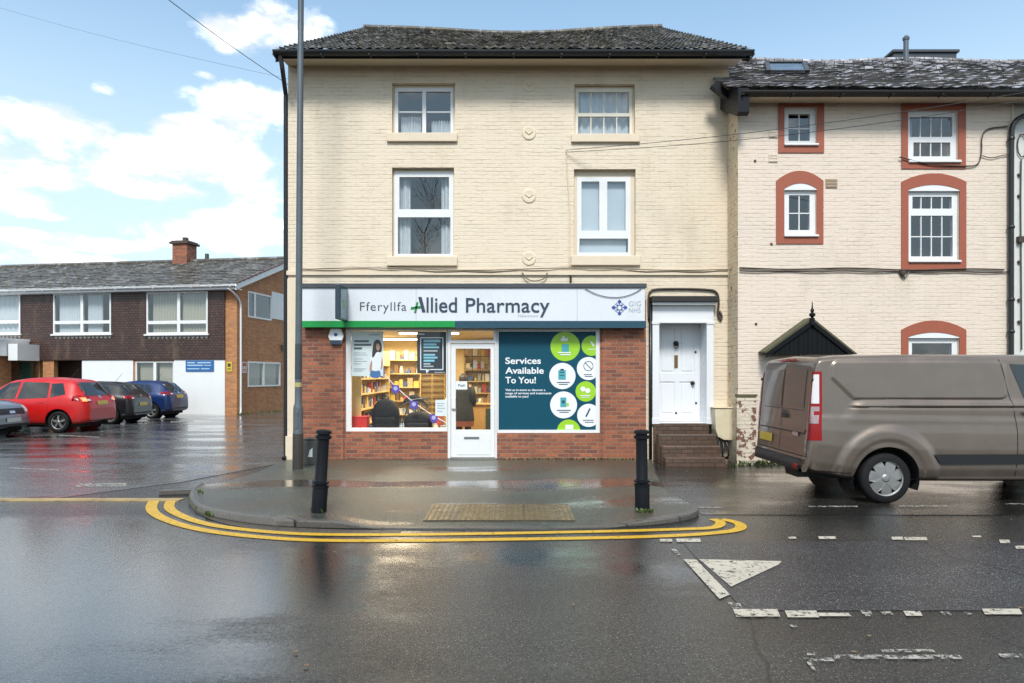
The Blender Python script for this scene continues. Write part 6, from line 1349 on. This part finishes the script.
hat = dict(L=4.05, top=[(0, .66), (.03, .88), (.10, 1.0), (.28, 1.22), (.52, 1.40), (.9, 1.45), (1.6, 1.47), (2.2, 1.40), (3.0, 1.0), (3.7, .88), (3.97, .70), (4.05, .52)], belt=[(0, .94), (.7, 1.0), (1.2, .93), (3.0, .88), (4.05, .8)],
    bot=[(0, .30), (.4, .2), (3.7, .2), (4.05, .26)], hw=[(0, .62), (.06, .74), (.2, .82), (.5, .86), (1, .87), (3.2, .865), (3.7, .79), (3.97, .62), (4.05, .48)], rw=[(0, .56), (.5, .57), (1.2, .585), (2.2, .57), (3.0, .66), (4.05, .5)], arch=[(.72, .31), (3.24, .31)], ra=.365, r=.305,
    side_glass=[[(.72, 1.05), (1.0, .98), (1.08, 1.32), (.88, 1.33)], [(1.06, .98), (1.88, .94), (1.84, 1.37), (1.12, 1.34)], [(1.95, .94), (2.8, .94), (2.25, 1.33), (1.92, 1.37)]], doors=[(1.03, 1.03, .26, .95), (1.92, 1.92, .26, .95), (2.76, 2.76, .26, .95)], handles=[(1.12, .84), (2.0, .82)], mirror=(2.65, .98),
    rear=dict(g=(1.04, 1.34), gw=(.60, .50), p=.62, b=.40, e=.94, lamp=[(.46, .78, .86, 1.0, 0, 1), (.52, .62, .88, .93, 0, 0)], lampside=(.05, .3, .88, 1.0)), frontd=dict(w=(1.02, 1.38), ww=(.62, .52), gr=(.48, .56, .74), hl=(.46, .72, .64, .82)))
import copy
hat2 = copy.deepcopy(hat); hat2['top'] = [(0, .72), (.03, .92), (.10, 1.04), (.30, 1.26), (.50, 1.42), (.9, 1.48), (1.6, 1.49), (2.2, 1.42), (3.0, 1.02), (3.7, .9), (3.97, .72), (4.05, .54)]; hat2['rear'].update(p=.80, e=.97, b=.42, g=(1.06, 1.38), lamp=[(.44, .78, .92, 1.06, 0, 1), (.46, .58, .95, 1.0, 0, 0)], lampside=(.05, .36, .94, 1.06))
sal = copy.deepcopy(mpv); sal['top'] = [(0, .70), (.03, .9), (.15, 1.02), (.35, 1.2), (.7, 1.40), (1.6, 1.45), (2.2, 1.40), (3.05, 1.06), (3.8, .98), (4.12, .88), (4.24, .74), (4.29, .55)]; sal['frontd'] = dict(w=(1.08, 1.38), ww=(.66, .54), gr=(.46, .63, .79), hl=(.50, .80, .68, .88)); sal['rear'].update(g=(1.08, 1.34), p=.75)
sal['side_glass'] = [[(.9, 1.08), (1.2, 1.02), (1.25, 1.34), (1.05, 1.35)], [(1.28, 1.02), (2.05, 1.0), (2.0, 1.38), (1.32, 1.36)], [(2.12, 1.0), (2.9, 1.0), (2.4, 1.32), (2.08, 1.37)]]; sal['hw'] = [(0, .66), (.06, .78), (.2, .84), (.5, .87), (3.6, .88), (4.0, .84), (4.2, .72), (4.29, .6)]
REDP = carpaint('red_car_paint', (.50, .006, .006), coat=.25); BLK = carpaint('black_car_paint', (.006, .006, .008), coat=.5, mud=.08); BLU = carpaint('blue_car_paint', (.003, .022, .105), .2, coat=.5); GRY = carpaint('slate_grey_car_paint', (.20, .22, .25), .5)
car('parked_car', 'bright red people carrier parked nearest, with a silver five spoke wheel', (-12.54, 19.8+.905, 0), R(180), mpv, REDP, 'mpv')
car('parked_car', 'black hatchback parked between the red car and the blue car', (-13.2, 23.3+.87, 0), R(181), hat, BLK, 'hatch')
car('parked_car', 'blue hatchback parked farthest, close to the white wall', (-13.35, 26.3+.87, 0), R(178), hat2, BLU, 'hatch')
car('parked_car', 'slate grey car facing right, only its bonnet and headlight in view at left edge', (-13.55-4.29, 18.35, 0), 0, sal, GRY, 'car')

# ---- the van
def ss(a, b, x): return sst(a, b, x)
WXC = 1.05; WZC = .325
def vdisp(x, z):
    d = 0.
    cx_, cz_, hx_, hz_ = 1.49, 1.615, 1.16, .262                         # pressed panel over the load bay
    qx, qz = abs(x-cx_)-hx_+.1, abs(z-cz_)-hz_+.1
    s = math.hypot(max(qx, 0), max(qz, 0))+min(max(qx, qz), 0)-.1
    cut = (x-.33)*.55+(z-1.36)*.55-.15                                  # lower rear corner cut off on the slant
    s = max(s, -cut)
    d -= .020*(1-ss(-.035, .0, s))
    zc = 1.262                                                # shoulder crease
    on = ss(.50, .72, x+ (z-1.25)*-.6)
    d += on*(.036*ss(zc+.12, zc+.015, z)*ss(zc-.022, zc+.020, z)) - on*.026*ss(zc-.26, zc-.0, z)*ss(zc+.022, zc-.020, z)
    for wx in (WXC, WXC+2.933):
        r = math.hypot(x-wx, (z-WZC)*.98)
        if z > .15: d += .034*ss(.72, .60, r)*ss(-.05, .22, z-.22)-.012*ss(.53, .47, r)
    d -= .02*ss(.36, .28, z)
    return d
van = dict(L=4.97, top=[(0, .50), (.04, .56), (.05, .62), (.065, 1.0), (.10, 1.6), (.13, 1.85), (.18, 1.925), (.45, 1.955), (1.2, 1.965), (3.0, 1.965), (3.45, 1.90), (4.2, 1.26), (4.72, 1.06), (4.9, .84), (4.97, .6)], belt=[(0, 1.18), (4.97, 1.1)],
    bot=[(0, .40), (.3, .36), (.6, .30), (1.4, .275), (4.5, .275), (4.97, .30)], hw=[(0, .855), (.03, .935), (.08, .962), (.16, .974), (.3, .978), (.6, .983), (3.8, .985), (4.4, .94), (4.75, .80), (4.9, .64), (4.97, .5)], rw=[(0, .90), (.2, .905), (.6, .90), (3.2, .87), (4.2, .80), (4.97, .5)],
    arch=[(WXC, WZC), (WXC+2.933, WZC)], ra=.425, r=.333, edge=.06, crown=.02, sm=.02, disp=vdisp, ky=.3)
vt = thing('parked_van', 'bronze panel van parked half in view in front of the pale terraced house', 'van', (3.835, 8.77+.985, 0))
VP = carpaint('bronze_van_paint', (.158, .120, .094), .5, .06, .9)
vm = body_shell(van, 330, 170); vb = bvh_of(vm); vm.build('body', VP, vt, world=False, smooth=True, edge=50)
liner(vt, van['arch'], .43, .985)
MB().box(.3, 4.7, -.75, .75, .31, .5).build('underbody', M('black_underbody', (.008, .008, .008), .9), vt, world=False)
for wx in (WXC, WXC+2.933):
    for s in (-1, 1): wheel(vt, wx, s*.845, .333, .240, .215, 7, 'cap', s)
vp = lambda c, d, n_, m_, nm, mt_, off=.004: panel(vb, c, n_, m_, d, off, nm, mt_, vt)
v2 = lambda px, py: ((px-806.5)/76.96, 0, CH-(py-376)/76.96)            # picture point on the near side -> van x, z
for s in (-1, 1):
    d = (0, -s, 0)
    # rub strip, sill, door gaps, fuel of the side
    st = [(692, 446.5), (700, 454), (708, 465)]
    vp([v2(933, 454.5), (3.52, 0, .655), (3.52, 0, .535), v2(941, 464.8)], d, 24, 3, 'rub_strip', TRIM, .016)
    seam = lambda pts, w_=.006: [vp([(a[0]-w_, 0, a[2]), (a[0]+w_, 0, a[2]), (b[0]+w_, 0, b[2]), (b[0]-w_, 0, b[2])], d, 1, 10, 'door_gap', TRIM, .0015) for a, b in zip(pts, pts[1:])]
    seam([v2(1003, 357), v2(1008, 380), v2(1013.5, 403), v2(1017, 430), v2(1017, 482)]); 
    vp([(.62, 0, .296), (3.5, 0, .296), (3.5, 0, .31), (.62, 0, .31)], d, 8, 1, 'sill_gap', TRIM, .002)
    vp([v2(1013, 363), (3.50, 0, 1.30), (3.3, 0, 1.82), v2(1013, 363)], d, 8, 6, 'side_window', CGLASS, .005) if False else None
    vp([(2.86, 0, 1.38), (3.92, 0, 1.30), (3.42, 0, 1.79), (2.70, 0, 1.83)], d, 12, 8, 'side_window', CGLASS, .005)
    seam([(3.92, 0, 1.28), (3.90, 0, .9), (3.62, 0, .5)])
    vp([(2.80, 0, 1.16), (2.98, 0, 1.16), (2.98, 0, 1.20), (2.80, 0, 1.20)], d, 4, 2, 'door_handle', TRIM, .03)
    vp([(3.75, 0, 1.02), (3.98, 0, 1.0), (3.98, 0, 1.1), (3.75, 0, 1.1)], d, 2, 2, 'indicator', TRIM, .01) if False else None
    MB().box(3.58, 3.72, s*1.0-.03+s*.09, s*1.0+.03+s*.13, 1.22, 1.50).build('mirror', TRIM, vt, world=False, bevel=.03)
    # tail light cluster on the corner: red surround, pale lens, red foot
    n1_, n2_ = .985, .90
    def corner(z0, z1, u0, u1, nm, mt_, off, u0b=None, u1b=None):
        """strip wrapped round the rear corner, u=0 on the side plane 0.16 m forward, u=1 on the rear face"""
        vs = []; nn_, mm_ = 14, 10
        for j in range(mm_+1):
            for i in range(nn_+1):
                v_ = j/mm_; a0_ = u0+((u0b if u0b is not None else u0)-u0)*v_; a1_ = u1+((u1b if u1b is not None else u1)-u1)*v_
                u_ = a0_+(a1_-a0_)*i/nn_; z = z0+(z1-z0)*v_
                ang = u_*math.pi/2; dr = Vector((math.sin(ang), -s*math.cos(ang), 0)); o_ = Vector((.42, s*.72, z))-dr*2
                h = vb.ray_cast(o_, dr, 6); vs.append(h[0]-dr*off)
        w_ = nn_+1; MB().add(vs, [(j*w_+i, j*w_+i+1, (j+1)*w_+i+1, (j+1)*w_+i) for j in range(mm_) for i in range(nn_)]).build(nm, mt_, vt, world=False, smooth=True)
    corner(.83, 1.73, .45, .76, 'tail_light', LRED, .008, .50, .74)
    corner(1.31, 1.69, .53, .67, 'lamp_lens', LWHT, .012, .55, .67); corner(1.05, 1.27, .515, .69, 'lamp_lens', M('smoked_lamp_lens', (.30, .22, .22), .15, var=.45, vs=18, coat=.5), .012, .525, .675)
    corner(1.16, 1.21, .52, .61, 'lamp_lens', LRED, .014, .52, .61)
dr_ = (1, 0, 0)
rp = lambda y0, y1, z0, z1, nm, mt_, off=.004, n_=10, m_=8: vp([(0, y0, z0), (0, y1, z0), (0, y1, z1), (0, y0, z1)], dr_, n_, m_, nm, mt_, off)
TINT = carpaint('van_rear_blank', (.105, .082, .066), .3, coat=.9)
rp(-.70, -.05, 1.24, 1.76, 'rear_window', TINT, .006); rp(.05, .70, 1.24, 1.76, 'rear_window', TINT, .006)
rp(.013, .025, .62, 1.86, 'door_gap', TRIM, .002, 1, 20)
rp(-.80, .80, .895, .915, 'door_gap', TRIM, .003, 14, 1)
rp(-.72, .72, 1.205, 1.215, 'door_gap', TRIM, .002, 14, 1)
rp(-.80, .80, .915, .96, 'handle_bar', VP, .012, 14, 2)
rp(-.20, -.02, 1.08, 1.15, 'door_handle', TRIM, .03, 4, 2); rp(-.15, -.07, 1.13, 1.19, 'lock', TRIM, .024, 2, 2)
rp(.28, .78, .70, .82, 'number_plate', PLATEY, .012, 4, 2)
rp(-.62, -.44, .86-.0, .91, 'badge', CHROME, .02, 6, 3); rp(-.30, .30, 1.885, 1.91, 'brake_light', LRED, .02, 6, 1)
rp(-.86, .86, .60, .615, 'door_gap', TRIM, .002, 14, 1)
for s in (-1, 1):
    rp(s*.872-.005, s*.872+.005, .60, 1.84, 'door_gap', TRIM, .003, 1, 24)
    vp([v2(803, 470.5), v2(857, 473.5), v2(857, 474.4), v2(803, 471.4)], (0, -s, 0), 10, 1, 'bumper_gap', TRIM, .003)
def bump_(y0, y1, z0, z1, nm, mt_, o_): return rp(y0, y1, z0, z1, nm, mt_, o_, 24, 4)
bump_(-.80, .86, .415, .575, 'rear_bumper', TRIM, .035)
rp(-.76, -.62, .43, .50, 'reflector', LRED, .04, 3, 2)
for s in (-1, 1):
    for z in (1.62, .98): MB().box(.10, .17, s*.90-.01, s*.90+.03, z-.022, z+.022).build('hinge', TRIM, vt, world=False, bevel=.012)

MB().tube([(.25, .3, .30), (.9, .3, .30)], .05, 8).box(.2, .5, -.2, .2, .24, .34).build('exhaust', IRON, vt, world=False)
vp([(4.97, -.70, 1.30), (4.97, .70, 1.30), (4.97, .64, 1.84), (4.97, -.64, 1.84)], (-1, 0, 0), 16, 10, 'windscreen', CGLASS)
vp([(4.97, -.5, .62), (4.97, .5, .62), (4.97, .55, .92), (4.97, -.55, .92)], (-1, 0, 0), 10, 5, 'grille', TRIM)
for s in (-1, 1): vp([(4.97, s*.55, .80), (4.97, s*.85, .86), (4.97, s*.87, 1.04), (4.97, s*.6, .95)], (-1, 0, 0), 7, 4, 'headlight', LWHT, .006)
vp([(4.97, -.26, .40), (4.97, .26, .40), (4.97, .26, .51), (4.97, -.26, .51)], (-1, 0, 0), 4, 2, 'number_plate', PLATEW, .02)
